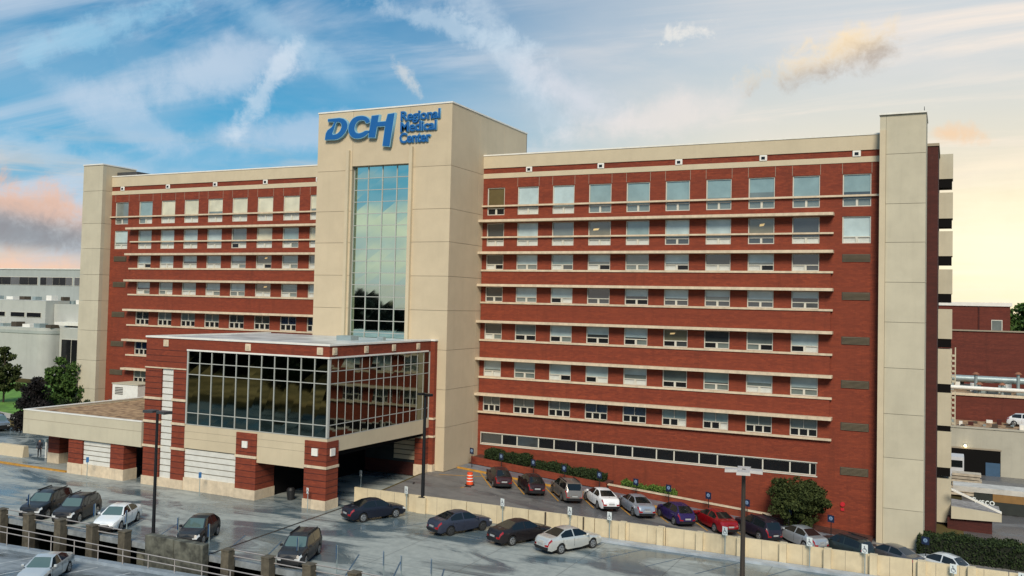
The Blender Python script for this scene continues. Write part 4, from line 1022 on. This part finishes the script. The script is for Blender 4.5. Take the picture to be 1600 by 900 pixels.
car('estate', 4.6, -37.0, DK, 160, (.022, .022, .024), 'lone dark wagon with pale windshield in the middle of the deck edge', s=1.0)
car('sedan', -9.9, -45.4, nz(-10, 0), 152, (.60, .62, .61), 'silver sedan on the near ramp at the lower left corner', metal=.5)
SL = (.075, 0, 1)
def lot(kind, x, y, h, col, label, **k):
    k.setdefault('s', 1.04)
    # x,y: rear wheels' middle; move to the car's centre
    a = math.radians(h); cx = x+math.sin(a)*1.9; cy = y+math.cos(a)*1.9
    return car(kind, cx, cy, road_z(cx, -9.2)+.01, h, col, label, tilt=SL, **k)
lot('hatch', 6.3, -9.1, -40, (.035, .012, .014), 'dark maroon hatchback nearest the tower in the angled bays')
lot('hatch', 9.8, -9.2, -40, (.020, .008, .010), 'black hatchback with red lamps second from the tower', rim=RIMD)
lot('estate', 13.3, -8.9, -40, (.20, .18, .16), 'grey-tan estate with roof rails in the angled bays', s=1.02)
lot('sedan', 16.9, -9.1, -42, (.80, .80, .80), 'white coupe-like sedan in the angled bays', metal=.05)
lot('sedan', 20.2, -9.0, -42, (.36, .40, .46), 'silver-blue sedan left of the purple car', metal=.5)
lot('hatch', 24.0, -9.2, -44, (.022, .012, .075), 'dark purple car between the silver and red cars')
lot('sedan', 27.4, -8.7, -46, (.30, .006, .010), 'bright red car in the angled bays')
lot('suv', 31.1, -8.2, -50, (.016, .012, .022), 'black sport utility car just right of the brown lamp post', s=.98)
lot('sedan', 34.6, -7.6, -52, (.42, .45, .48), 'silver sedan partly behind a white wheelchair sign', metal=.5)
lot('suv', 38.4, -7.6, -60, (.018, .028, .030), 'black minivan under the right brick wall', s=.98)
lot('sedan', 41.9, -6.6, -62, (.09, .09, .10), 'dark grey sedan below the right stair tower')
lot('hatch', 45.6, -6.0, -62, (.60, .63, .64), 'white topped car at the right before the clipped hedge', metal=.1)
car('suv', -66.5, -9.5, 2.93, 110, (.16, .19, .22), 'blue-grey car parked at the far left edge by the lawn', s=1.05)
car('hatch', -67.0, -13.8, 2.93, 112, (.02, .02, .024), 'black car at the far left edge below the blue-grey car', s=1.0)

# ------------------------------------------------------------------ plants
def leaves(n, fn, size, elong=1.0):
    """n small leaf quads; fn(k)->(k,3) positions"""
    P = fn(n); n = len(P); a = RNG.normal(size=(n, 3)); a /= np.linalg.norm(a, axis=1)[:, None]; c = RNG.normal(size=(n, 3)); c -= a*(a*c).sum(1)[:, None]; c /= np.linalg.norm(c, axis=1)[:, None]
    s_ = size*RNG.uniform(.6, 1.4, (n, 1)); a = a*s_*elong; c = c*s_*.6
    V = np.stack([P-a, P-c*.9, P+a, P+c*.9], 1).reshape(-1, 3); F = np.arange(n*4).reshape(-1, 4); return V, F
def leafobj(V, F, name, m_, parent):
    me = bpy.data.meshes.new(name); off = np.array(ORG[parent.name]); V = V-off
    me.vertices.add(len(V)); me.vertices.foreach_set('co', V.astype(np.float32).ravel()); me.loops.add(F.size); me.loops.foreach_set('vertex_index', F.astype(np.int32).ravel())
    me.polygons.add(len(F)); me.polygons.foreach_set('loop_start', np.arange(0, F.size, 4, dtype=np.int32)); me.polygons.foreach_set('loop_total', np.full(len(F), 4, dtype=np.int32)) if False else None
    me.update(calc_edges=True); me.validate(); me.materials.append(m_); o = bpy.data.objects.new(name, me); return link(o, parent)
def clumps(center, rad, nc, cr, shape=None):
    C_ = []
    while len(C_) < nc:
        p = RNG.uniform(-1, 1, 3)
        if shape: 
            if not shape(p): continue
        elif not (.25 < np.linalg.norm(p) < 1): continue
        C_.append(p*rad)
    C_ = np.array(C_)+center; rr = cr*RNG.uniform(.6, 1.3, nc)
    def fn(n):
        k = RNG.integers(0, nc, n); d = RNG.normal(size=(n, 3)); d /= np.linalg.norm(d, axis=1)[:, None]; r = RNG.uniform(.55, 1, (n, 1))
        return C_[k]+d*r*rr[k][:, None]*np.array([1, 1, .75])
    return fn, C_
def tree(base, h, rad, label, m_=LEAF, n=9000, size=.14, nc=60, cr=.9, trunk=.16, crown0=.25, shape=None, cat='tree', name='tree'):
    x, y, z = base; t = thing(name, base, label, cat)
    cz = z+h*(crown0+1)/2; R3 = np.array([rad, rad, h*(1-crown0)/2])
    fn, C_ = clumps(np.array([x, y, cz]), R3*.86, nc, cr, shape)
    b = B(); b.cyl((x, y, z-.2), (x+.05, y, z+h*.75), trunk, trunk*.3, 8); build(b, 'trunk', BARK, t, smooth=60)
    b = B()
    for k in range(min(14, nc)):
        q = C_[k]; z0 = z+h*(crown0*.7+.35*random.random()); b.cyl((x, y, min(z0, q[2])), tuple(q), trunk*.35, trunk*.08, 5)
    build(b, 'limb', BARK, t, smooth=60)
    V, F = leaves(n, fn, size); leafobj(V, F, 'crown', m_, t); return t
def hedge(x0, x1, y0, y1, zf, hgt, label, m_=LEAFD, n=7000, size=.07):
    t = thing('hedge', ((x0+x1)/2, (y0+y1)/2, zf((x0+x1)/2)), label, 'hedge')
    core = B(); k = max(2, int((x1-x0)/1.5)); xs_ = np.linspace(x0+.12, x1-.12, k+1)
    for a, c_ in zip(xs_, xs_[1:]): core.prism([(a, y0+.15, zf(a)), (a, y1-.15, zf(a)), (a, y1-.15, zf(a)+hgt-.15), (a, y0+.15, zf(a)+hgt-.15)], (c_-a, 0, zf(c_)-zf(a)))
    build(core, 'branches', mat('hedge_core', (.012, .016, .008), .9, var=0), t)
    def fn(n):
        u = RNG.uniform(0, 1, (n, 3)); f = RNG.integers(0, 5, n); P = u.copy(); j = RNG.normal(0, .05, n)
        P[f == 0, 1] = 0; P[f == 1, 1] = 1; P[(f == 2) | (f == 3), 2] = 1; P[f == 4, 0] = (RNG.uniform(size=(f == 4).sum()) > .5)
        X = x0+P[:, 0]*(x1-x0); bump = .10*np.sin(X*1.7)+.07*np.sin(X*4.1+1); Z = np.array([zf(a) for a in X])+P[:, 2]*(hgt+bump); Y = y0+P[:, 1]*(y1-y0)+j
        return np.stack([X+j, Y, Z+j*1.3], 1)
    V, F = leaves(n, fn, size); leafobj(V, F, 'foliage', m_, t); return t
bz = lambda x: swz(x, 0)+.05
hedge(.6, 5.4, -1.85, -.4, lambda x: bz(x)+.75, .75, 'short dark hedge against the brick wall beside the beige tower', n=5000, size=.10)
hedge(6.0, 13.6, -1.85, -.4, lambda x: bz(x)+.6, .62, 'longer dark hedge under the strip window right of the short hedge', n=7000, size=.10)
hedge(15.6, 20.8, -1.6, -.5, lambda x: bz(x)+.35, .5, 'low bright green hedge in the raised bed behind the purple car', m_=LEAFB, n=3000, size=.09)
hedge(42.2, 58, -2.2, .2, lambda x: -.1, 1.85, 'clipped green hedge at the foot of the right stair tower', m_=LEAFD, n=15000, size=.10)
pw = thing('planter_wall', (6, -2.1, 3.5), 'long low brick planter wall under the two dark hedges', 'planter wall')
b = B(); b.prism([(-.9, -2.2, 3.6), (14.2, -2.2, 2.5), (14.2, -2.2, 3.25), (-.9, -2.2, 4.50)], (0, .28, 0)); build(b, 'brickwork', BR, pw)
b = B(); b.prism([(-.9, -1.92, 3.6), (14.2, -1.92, 2.5), (14.2, -1.92, 3.18), (-.9, -1.92, 4.43)], (0, 1.9, 0)); build(b, 'soil', MATS['mulch'], pw)
pw = thing('planter_wall', (25, -2.1, 1.5), 'low brick planter wall with pale capping beside the round bush', 'planter wall')
b = B(); b.prism([(14.5, -2.35, 1.8), (30, -2.35, .7), (30, -2.35, 2.05), (14.5, -2.35, 3.15)], (0, .3, 0)); build(b, 'brickwork', BR, pw)
b = B(); b.prism([(14.4, -2.42, 3.15), (30.1, -2.42, 2.05), (30.1, -2.42, 2.15), (14.4, -2.42, 3.25)], (0, .44, 0)); build(b, 'capping', LEDGE, pw)
tree((32.3, -2.4, 1.3), 4.7, 3.0, 'round dense bush with small leaves against the brick wall', m_=LEAFO, n=20000, size=.12, nc=120, cr=.60, crown0=.02, trunk=.12, cat='bush', name='round_bush', shape=lambda p: np.linalg.norm(p) < .86+.18*math.sin(5*p[0]+2)*math.cos(4*p[2]+1) or (RNG.random() < .10 and np.linalg.norm(p) < 1.08))
cone = lambda p: (math.hypot(p[0], p[1]) < max(.08, .95*(1-(p[2]+1)/2)**.8))
tree((-93, 10, 2.9), 10.8, 3.9, 'green conical tree at the far left edge of the lawn', m_=LEAFO, n=6500, size=.24, nc=80, cr=.62, shape=cone, crown0=.12)
tree((-63.6, -2, 2.9), 12.6, 4.4, 'loose bright green tree left of the beige stair tower', m_=LEAF, n=9000, size=.22, nc=90, cr=.75, shape=lambda p: math.hypot(p[0], p[1]) < .97*(1-(p[2]+1)/2)**.8, crown0=.14)
tree((-60.7, -8.5, 2.9), 7.8, 2.7, 'dark purple-leaved tree in front of the bright green tree', m_=LEAFP, n=14000, size=.16, nc=80, cr=.9, shape=lambda p: math.hypot(p[0], p[1]) < .98*(1-(p[2]+1)/2)**.5, crown0=.02)
tree((-58.7, -5, 2.9), 4.9, 1.8, 'rounded dark shrub at the foot of the left stair tower', m_=LEAFD, n=4000, size=.14, nc=30, cr=.6, crown0=0, cat='shrub', name='shrub')
tree((-55.4, -5.5, 2.9), 5.3, 1.9, 'pointed dark shrub right of the rounded one by the left stair tower', m_=LEAFD, n=4000, size=.14, nc=30, cr=.6, shape=cone, crown0=0, cat='shrub', name='shrub')
tree((55, 110, 0), 24.5, 6.5, 'leafy tree beyond the far brick block at the right edge', n=16000, size=.42, nc=110, cr=1.9, m_=LEAF, crown0=.15)
tree((63, 104, 0), 22, 7, 'second leafy tree beyond the far brick block, out at the right', n=12000, size=.42, nc=100, cr=1.9, m_=LEAFD, crown0=.15)
# wood behind the viewpoint (seen mirrored in the glass)
wd = tag(bpy.data.objects.new('wood', None), None, None)
def wood():
    cs = []
    for i in range(240):
        a = math.radians(RNG.uniform(95, 285)); r = RNG.uniform(190, 330); cs.append((-10+r*math.sin(a), -40+r*math.cos(a)*1.0, RNG.uniform(13, 25)))
    cs = np.array(cs)
    def fn(n):
        k = RNG.integers(0, len(cs), n); d = RNG.normal(size=(n, 3)); d /= np.linalg.norm(d, axis=1)[:, None]
        return np.stack([cs[k, 0], cs[k, 1], cs[k, 2]*.5-2], 1)+d*np.stack([np.full(n, 8.5), np.full(n, 8.5), cs[k, 2]*.52], 1)*RNG.uniform(.7, 1, (n, 1))
    t = proto('wood'); V, F = leaves(90000, fn, 2.4); o = leafobj(V, F, 'distant_wood', LEAFW, t); o.parent = None; bpy.data.objects.remove(t)
    tag(o, 'distant wood mirrored in the tower glass', None, kind='stuff')
wood()

b = B(); b.box(-140, 60, -108, -72, -2.2, -2.0); struct(b, 'south_car_park', wet('south_paving', (.20, .23, .21), (.10, .13, .12)))
b = B(); b.box(-220, 60, -165, -120, -2.2, -2.05); struct(b, 'south_field', mat('dry_field', (.16, .15, .065), 1., var=.7, vs=.09, col2=(.55, .38, .15), spec=0))
for i, (x, y, h, rr) in enumerate(((-62, -112, 9, 5), (-38, -118, 7, 5), (-15, -113, 10, 6), (-84, -120, 11, 6), (8, -120, 8, 5), (-50, -170, 14, 8), (-105, -168, 15, 9), (-20, -172, 15, 9))):
    tree((x, y, -2.1), h, rr, ('small round', 'wide low', 'tall oval', 'dark broad', 'young thin', 'high dense', 'old spreading', 'late standing')[i]+' tree south of the parking deck, mirrored in the pavilion glass', m_=LEAFD, n=2500, size=.6, nc=30, cr=1.8)
# ------------------------------------------------------------------ small things
t = thing('traffic_drum', (3.2, -10.0, road_z(3.2, -10)), 'orange traffic drum with white bands beside the tower foot', 'traffic drum'); x, y, z = t.location
for k, (r0, r1, z0, z1, m_) in enumerate(((.34, .33, .06, .35, ORG if False else None), (.33, .31, .36, .62, None), (.31, .29, .63, .9, None), (.29, .26, .91, 1.2, None))):
    build(B().cyl((x, y, z+z0), (x, y, z+z1), r0, r1, 16), 'drum_band', MATS['drum_orange'], t, smooth=40)
    if k: build(B().cyl((x, y, z+z0-.012), (x, y, z+z0+.06), r0+.006, r0+.004, 16), 'white_band', SIGNW, t, smooth=40)
build(B().cyl((x, y, z), (x, y, z+.06), .46, .44, 16), 'base', TRIM, t)
t = thing('litter_bin', (-8.0, -22.6, 2.9), 'black round litter bin in the drive-through opening', 'litter bin')
build(B().cyl((-8, -22.6, 2.9), (-8, -22.6, 3.75), .30, .38, 16), 'bin_body', TRIM, t, smooth=40); build(B().cyl((-8, -22.6, 3.75), (-8, -22.6, 3.95), .40, .26, 16), 'bin_lid', TRIM, t, smooth=40)
t = thing('wall_bell', (34.6, -.1, 3.2), 'red round alarm bell on the brick wall right of the bush', 'alarm bell')
build(B().cyl((35.9, -.02, 3.3), (35.9, -.12, 3.3), .22, .18, 14), 'bell', mat('bell_red', (.5, .02, .03), .4, var=0), t, smooth=40); build(B().box(35.75, 36.05, -.1, -.003, 2.75, 2.98), 'bracket', mat('bell_red', (.5, .02, .03)), t)
t = thing('concrete_barrier', (-47.4, -21, 2.9), 'short pale concrete barrier on the pavement at far left', 'barrier')
b = B(); b.prism([(-49.6, -21.3, 2.9), (-49.6, -20.5, 2.9), (-49.6, -20.65, 4.1), (-49.6, -21.15, 4.1)], (4.2, 0, 0)); build(b, 'block', BEIGE, t)
b = B(); b.box(-70, -34.6, -24.5, -24.15, 2.9, 3.03); struct(b, 'front_kerb', YEL)
t = thing('gate_post', (-43.0, -20.2, 2.9), 'pale ticket machine post beside the standing person', 'ticket machine')
build(B().box(-43.2, -43.0, -20.3, -20.1, 2.9, 4.7), 'post', WHITEC, t, bevel=.03); build(B().box(-43.28, -42.92, -20.38, -20.02, 4.7, 5.0), 'hood', GALV, t)
# person standing
def person(loc, label):
    t = thing('person', loc, label, 'person')
    J = {'pelvis': (0, 0, .95, .15), 'chest': (0, .01, 1.35, .18), 'neck': (0, .0, 1.53, .07), 'head': (0, -.01, 1.64, .10), 'crown': (0, -.005, 1.74, .075),
         'hl': (-.10, 0, .88, .11), 'kl': (-.11, -.03, .50, .08), 'al': (-.12, .0, .09, .05), 'tl': (-.14, -.15, .04, .04),
         'hr': (.10, 0, .88, .11), 'kr': (.12, .02, .50, .08), 'ar': (.13, .05, .09, .05), 'tr': (.15, -.10, .04, .04),
         'sl': (-.20, .0, 1.45, .07), 'el': (-.27, .03, 1.16, .055), 'wl': (-.22, -.12, .93, .04), 'gl': (-.20, -.17, .86, .035),
         'sr': (.20, .0, 1.45, .07), 'er': (.27, .03, 1.16, .055), 'wr': (.24, -.10, .92, .04), 'gr': (.23, -.15, .85, .035)}
    E_ = ['pelvis chest', 'chest neck', 'neck head', 'head crown', 'pelvis hl', 'hl kl', 'kl al', 'al tl', 'pelvis hr', 'hr kr', 'kr ar', 'ar tr', 'chest sl', 'sl el', 'el wl', 'wl gl', 'chest sr', 'sr er', 'er wr', 'wr gr']
    nm = list(J); me = bpy.data.meshes.new('body'); me.from_pydata([J[k][:3] for k in nm], [tuple(nm.index(q) for q in e.split()) for e in E_], [])
    o = bpy.data.objects.new('body', me); COL.objects.link(o)
    mo = o.modifiers.new('skin', 'SKIN'); 
    if not me.skin_vertices: 
        bm = bmesh.new(); bm.from_mesh(me); bm.verts.layers.skin.verify(); bm.to_mesh(me); bm.free()
    for i, k in enumerate(nm): me.skin_vertices[0].data[i].radius = (J[k][3], J[k][3]*.85); me.skin_vertices[0].data[i].use_root = (i == 0)
    sb = o.modifiers.new('sub', 'SUBSURF'); sb.levels = 2; sb.render_levels = 2
    dg = bpy.context.evaluated_depsgraph_get(); m2 = bpy.data.meshes.new_from_object(o.evaluated_get(dg)); bpy.data.objects.remove(o)
    cloth = mat('dark_clothing', (.012, .014, .025), .8, var=0); skin = mat('skin', (.35, .19, .12), .6, var=0); hair = mat('hair', (.015, .01, .008), .7, var=0)
    m2.materials.clear(); [m2.materials.append(q) for q in (cloth, skin, hair, mat('trousers', (.010, .011, .016), .8, var=0))]
    for p in m2.polygons:
        c_ = p.center; p.material_index = 2 if (c_.z > 1.70 or (c_.z > 1.56 and c_.y > .02)) else 1 if (c_.z > 1.52 or (c_.z < .93 and abs(c_.x) > .17 and c_.z > .75)) else 3 if c_.z < .95 else 0
        p.use_smooth = True
    ob = bpy.data.objects.new('body', m2); link(ob, t); t.rotation_euler = (0, 0, math.radians(30)); t.scale = (1.08,)*3
    return t
person((-44.3, -20.1, 2.9), 'person in dark clothes standing at the left end of the low canopy')

# ------------------------------------------------------------------ background left: pale buildings
BL = thing('clinic_building', (-120, 42, 2.9), 'pale grey flat roofed clinic block in tiers at the far left', 'building')
PALE = mat('pale_render', (.34, .37, .35), .8, var=.06, vs=.3, dirt=.2); PALE2 = mat('pale_render_warm', (.42, .43, .40), .8, var=.06, vs=.3, dirt=.2)
def lb(nm, m_, *a): return build(B().box(*a), nm, m_, BL)
lb('wall', PALE, -175, -108, 52, 70, 2.8, 26.0); lb('coping', WHITEC, -175.2, -107.9, 51.8, 52.4, 26.001, 26.2)
lb('wall', PALE, -128, -107, 53, 64, 26.0, 27.9)
for k, (a, c_) in enumerate(((-170, -158), (-157.4, -142), (-141.2, -130.6), (-130, -121.6))):
    w_ = lb('strip_window', FRAME, a, c_, 51.9, 52.05, 22.4, 24.3)
    n = 5; st = (c_-a-.1)/n
    for q in range(n): build(B().box(a+.1+st*q, a+st*(q+1), 51.84, 51.898, 22.5, 24.2), 'pane', PANE['K' if (q+k) % 3 else 'D'], w_)
lb('wall', PALE2, -170, -128.6, 44, 51.8, 2.8, 19.0); lb('wall', PALE2, -128.5, -106, 46, 51.7, 2.8, 18.4)
lb('roof', ROOFW, -169.8, -128.8, 44.2, 51.7, 19.02, 19.1)
for k, a in enumerate((-146, -139.6, -134.4)):
    w_ = lb('window', FRAME, a, a+4.6, 43.9, 44.02, 15.4, 16.5); build(B().box(a+.1, a+4.5, 43.84, 43.898, 15.5, 16.4), 'pane', PANE['K'], w_)
# rounded front
def rounded(nm, m_, z0, z1, off=0):
    ring = [(-175, 40-off), (-126, 40-off)]+[(-126+(2.6+off)*math.sin(math.radians(a)), 42.6-(2.6+off)*math.cos(math.radians(a))) for a in range(15, 91, 15)]+[(-123.4+off, 45.9), (-175, 45.9)]
    b = B(); b.prism([(x, y, z0) for x, y in ring], (0, 0, z1-z0)); return build(b, nm, m_, BL, smooth=40)
rounded('wall', PALE2, 2.8, 12.2); rounded('cornice', PALE, 12.21, 12.8, .12); rounded('wall_upper', PALE2, 12.81, 13.4, 0)
lb('wall', PALE2, -123.3, -104, 43.5, 46.9, 2.8, 13.4); lb('band', WHITEC, -124.6, -104, 43.2, 46.9, 14.0, 14.7)
lb('roof', ROOFW, -124.6, -104, 43.6, 46.9, 13.42, 13.6)
w_ = lb('window', FRAME, -122.6, -113.5, 43.38, 43.49, 4.2, 11.2)
for q in range(3): build(B().box(-122.4+3*q, -119.6+3*q, 43.30, 43.378, 4.3, 11.1), 'pane', PANE['K'], w_)
for k in range(9):
    x = -150+k*4.7+random.uniform(-1, 1); z0 = 19.1
    un = build(B().box(x, x+random.uniform(.8, 2.2), 46.4, 48, z0, z0+random.uniform(.6, 1.3)), 'roof_unit', (GALV, WHITEC, LOUV)[k % 3], BL)
for k in range(8):
    x = -127+k*2.4+random.uniform(-.6, .6); build(B().box(x, x+random.uniform(.5, 1.6), 48.5, 50, 18.42, 18.5+random.uniform(.5, 1.3)), 'roof_unit', (GALV, WHITEC, LOUV)[k % 3], BL)
for k in range(6):
    x = -143+k*3.6; build(B().box(x, x+random.uniform(.8, 2.4), 41.4, 43.4, 13.4, 13.5+random.uniform(.5, 1.2)), 'roof_unit', (WHITEC, GALV, LOUV)[k % 3], BL)
t = thing('street_light', (-69.5, -12, 2.9), 'thin pale street light at the far left edge', 'lamp post')
build(B().cyl((-69.5, -12, 2.9), (-69.5, -12, 9.3), .10, .07, 8), 'pole', GALV, t, smooth=50); build(B().box(-69.9, -69.1, -12.2, -11.8, 9.3, 9.45), 'lamp_head', GALV, t)

# ------------------------------------------------------------------ background right
b2 = thing('brick_block', (60, 82, 0), 'flat dark red brick block with one small window at the right behind', 'building')
def rb(root, nm, m_, *a): return build(B().box(*a), nm, m_, root)
rb(b2, 'wall', BRM, 36, 53.2, 80, 98, -.5, 22.0); rb(b2, 'coping', WHITEC, 35.9, 53.5, 79.8, 98, 22.001, 22.6)
w_ = rb(b2, 'window', FRAME, 50.5, 52.1, 79.9, 79.99, 17.5, 19.8); build(B().box(50.62, 51.98, 79.84, 79.898, 17.62, 19.68), 'pane', PANE['G'], w_)
rb(b2, 'downpipe', BRD, 48.6, 48.8, 79.85, 79.99, 12, 22)
rb(b2, 'wall_low', BRM, 40, 78, 66, 79.7, -.5, 18.1); rb(b2, 'coping', JOINT, 39.9, 78.1, 65.8, 66.4, 18.101, 18.3)
b3 = thing('plant_roof_building', (55, 45, 0), 'low beige service building with rooftop plant and a loading bay at the right', 'building')
SERV = mat('service_beige', (.40, .38, .31), .8, var=.07, vs=.5, dirt=.25)
rb(b3, 'wall', SERV, 43.2, 78, 45, 65.7, -.5, 5.9); rb(b3, 'coping', SERV, 43.1, 78, 44.9, 45.3, 5.901, 6.1)
rb(b3, 'wall_upper', BRM, 43.6, 78, 54, 65.6, 5.91, 9.4); rb(b3, 'roof', GRAVEL, 43.5, 78, 54.1, 65.5, 9.401, 9.6); rb(b3, 'coping', LEDGE, 43.5, 78, 53.8, 54.09, 9.401, 9.75)
rb(b3, 'roof', GRAVEL, 43.3, 78, 45.4, 53.9, 5.902, 6.0)
bay = rb(b3, 'loading_bay', DARKIN, 44.5, 50.4, 44.93, 44.998, -.3, 3.25); build(B().box(48.7, 50.35, 44.85, 44.93, -.2, 1.7), 'door', SIGNB if False else mat('door_blue', (.04, .09, .16), .5), bay)  # flat near-black sheet paints the shade of the bay opening
rb(b3, 'bay_lintel', JOINT, 44.4, 50.5, 44.9, 44.99, 3.251, 3.45)
wl = rb(b3, 'wall_lamp', GALV, 46.2, 46.5, 44.75, 44.99, 3.6, 3.78); build(B().cyl((46.35, 44.7, 3.55), (46.35, 44.7, 3.72), .12, .12, 8), 'bulb', mat('lit_bulb', (1, .85, .6), .5, var=0, emit=(1, .78, .45, 25)), wl)
for k in range(34):
    x = 44.6+k*.55+random.uniform(-.4, .4); y = random.uniform(55.5, 64); h_ = random.uniform(.3, 1.3)
    rb(b3, 'roof_unit', (GALV, WHITEC, LOUV, GALV)[k % 4], x, x+random.uniform(.5, 1.5), y, y+1.2, 9.6, 9.6+h_)
for (x, y, zt) in ((47.8, 57, 12.2), (48.2, 55.5, 10.9), (53.2, 60, 12.3), (51, 55.2, 11)):
    st_ = build(B().cyl((x, y, 9.6), (x, y, zt), .22, .22, 10), 'vent_stack', GALV, b3, smooth=40); build(B().cyl((x, y, zt), (x, y, zt+.3), .5, .2, 10), 'stack_cap', mat('rust', (.25, .10, .05), .7), st_, smooth=40)
b = B(); b.cyl((44.5, 55, 10.4), (62, 55, 10.3), .28, .28, 10); build(b, 'duct', WHITEC, b3, smooth=40)
b = B(); b.cyl((44.5, 62.5, 11.2), (62, 62.5, 11.2), .5, .5, 10); build(b, 'duct', GALV, b3, smooth=40)
for k in range(22):
    x = 44.0+k*.7+random.uniform(-.3, .3); y = random.uniform(46, 53); rb(b3, 'roof_unit', (LOUV, GALV, WHITEC, LOUV, BRD)[k % 5], x, x+random.uniform(.25, .9), y, y+.7, 6.0, 6.0+random.uniform(.15, .7))
# pickup on the service roof deck
car('hatch', 53.6, 50.5, 6.02, 100, (.72, .74, .76), 'white pickup-like car parked on the service roof at the right edge', metal=.05)
# trailer
tr = thing('delivery_trailer', (52, 20, 0), 'long delivery trailer with dark side and pale roof behind the loading ramp', 'trailer')
rb(tr, 'trailer_body', mat('trailer_dark', (.022, .026, .022), .5), 46.9, 59, 19.95, 22.6, -.2, 1.75); rb(tr, 'roof', mat('trailer_roof', (.50, .48, .44), .6, var=.2, vs=1), 44.9, 59.1, 19.9, 22.65, 2.10, 2.62); rb(tr, 'side_band', mat('ochre', (.24, .13, .04), .6), 48.6, 59.05, 19.92, 19.99, 1.30, 2.09)
rb(tr, 'trailer_panel', mat('trailer_dark', (.022, .026, .022), .5), 46.9, 59, 20.0, 22.6, 1.751, 2.095)
for x in (49.6, 50.7, 57.5): build(B().cyl((x, 19.9, -.35), (x, 20.25, -.35), .5, .5, 16), 'wheel', TYRE, tr, smooth=40)
cu = bpy.data.curves.new('lettering', 'FONT'); cu.body = 'Sysco'; cu.size = .95; cu.extrude = .01; cu.offset = .01
o = bpy.data.objects.new('t', cu); COL.objects.link(o); dg = bpy.context.evaluated_depsgraph_get(); me = bpy.data.meshes.new_from_object(o.evaluated_get(dg)); COL.objects.unlink(o); bpy.data.objects.remove(o)
me.transform(Matrix.Rotation(math.pi/2, 4, 'X')); me.transform(Matrix.Translation(Vector((46.65, 19.90, .92))-ORG[tr.name])); me.materials.clear(); me.materials.append(SIGNW); link(bpy.data.objects.new('lettering', me), tr)
# beige loading ramp canopy
rp = thing('loading_ramp', (46.6, 10, 0), 'beige sloping loading ramp shelter beside the right end wall', 'ramp shelter')
b = B(); b.prism([(44.72, 9.8, 1.15), (48.97, 9.8, 1.30), (48.97, 9.8, 2.05), (44.72, 9.8, 2.30)], (0, .25, 0)); build(b, 'side_panel', GREYB, rp)
b = B(); b.prism([(44.72, 9.75, 4.0), (44.72, 9.75, 3.82), (48.97, 9.75, 2.06), (48.97, 9.75, 2.24)], (0, .35, 0)); build(b, 'handrail', WHITEC, rp)
b = B(); b.prism([(44.72, 10.1, 2.2), (48.9, 10.1, 1.9), (48.9, 14, 1.9), (44.72, 14, 2.2)], (0, 0, .08)); build(b, 'ramp_floor', mat('ramp_metal', (.35, .36, .36), .3, .5, var=.4, vs=3), rp)
rb(rp, 'base', BRD, 44.4, 48.2, 10.1, 13.8, -.5, 1.14)
st_ = thing('board_stack', (46, 28, 0), 'stack of pale boards behind the loading ramp', 'board stack')
for k in range(7): rb(st_, 'board', mat('board', (.42, .36, .28), .7, var=.25, vs=2, orand=.15), 44.7+random.uniform(0, .1), 47.7+random.uniform(-.15, .15), 27.6, 29.2, .3+k*.36, .3+k*.36+.27)
vn = thing('delivery_van', (45.4, 36, 0), 'small white box van at the loading bay', 'van')
rb(vn, 'van_body', mat('van_white', (.55, .56, .58), .4, var=.05), 44.5, 46.1, 35, 38, .6, 3.5); rb(vn, 'windshield', CGL, 44.65, 45.95, 34.93, 34.99, 2.3, 3.1); rb(vn, 'bumper', TRIM, 44.5, 46.1, 34.9, 34.99, .5, .8)
for x in (44.55, 45.85): build(B().cyl((x, 35.8, .4), (x+.2, 35.8, .4), .38, .38, 14), 'wheel', TYRE, vn, smooth=40)
b = B(); quad(b, (46.8, 6.6, 0), (56, 8.6, 0), .35, .05); struct(b, 'yard_line', YEL)
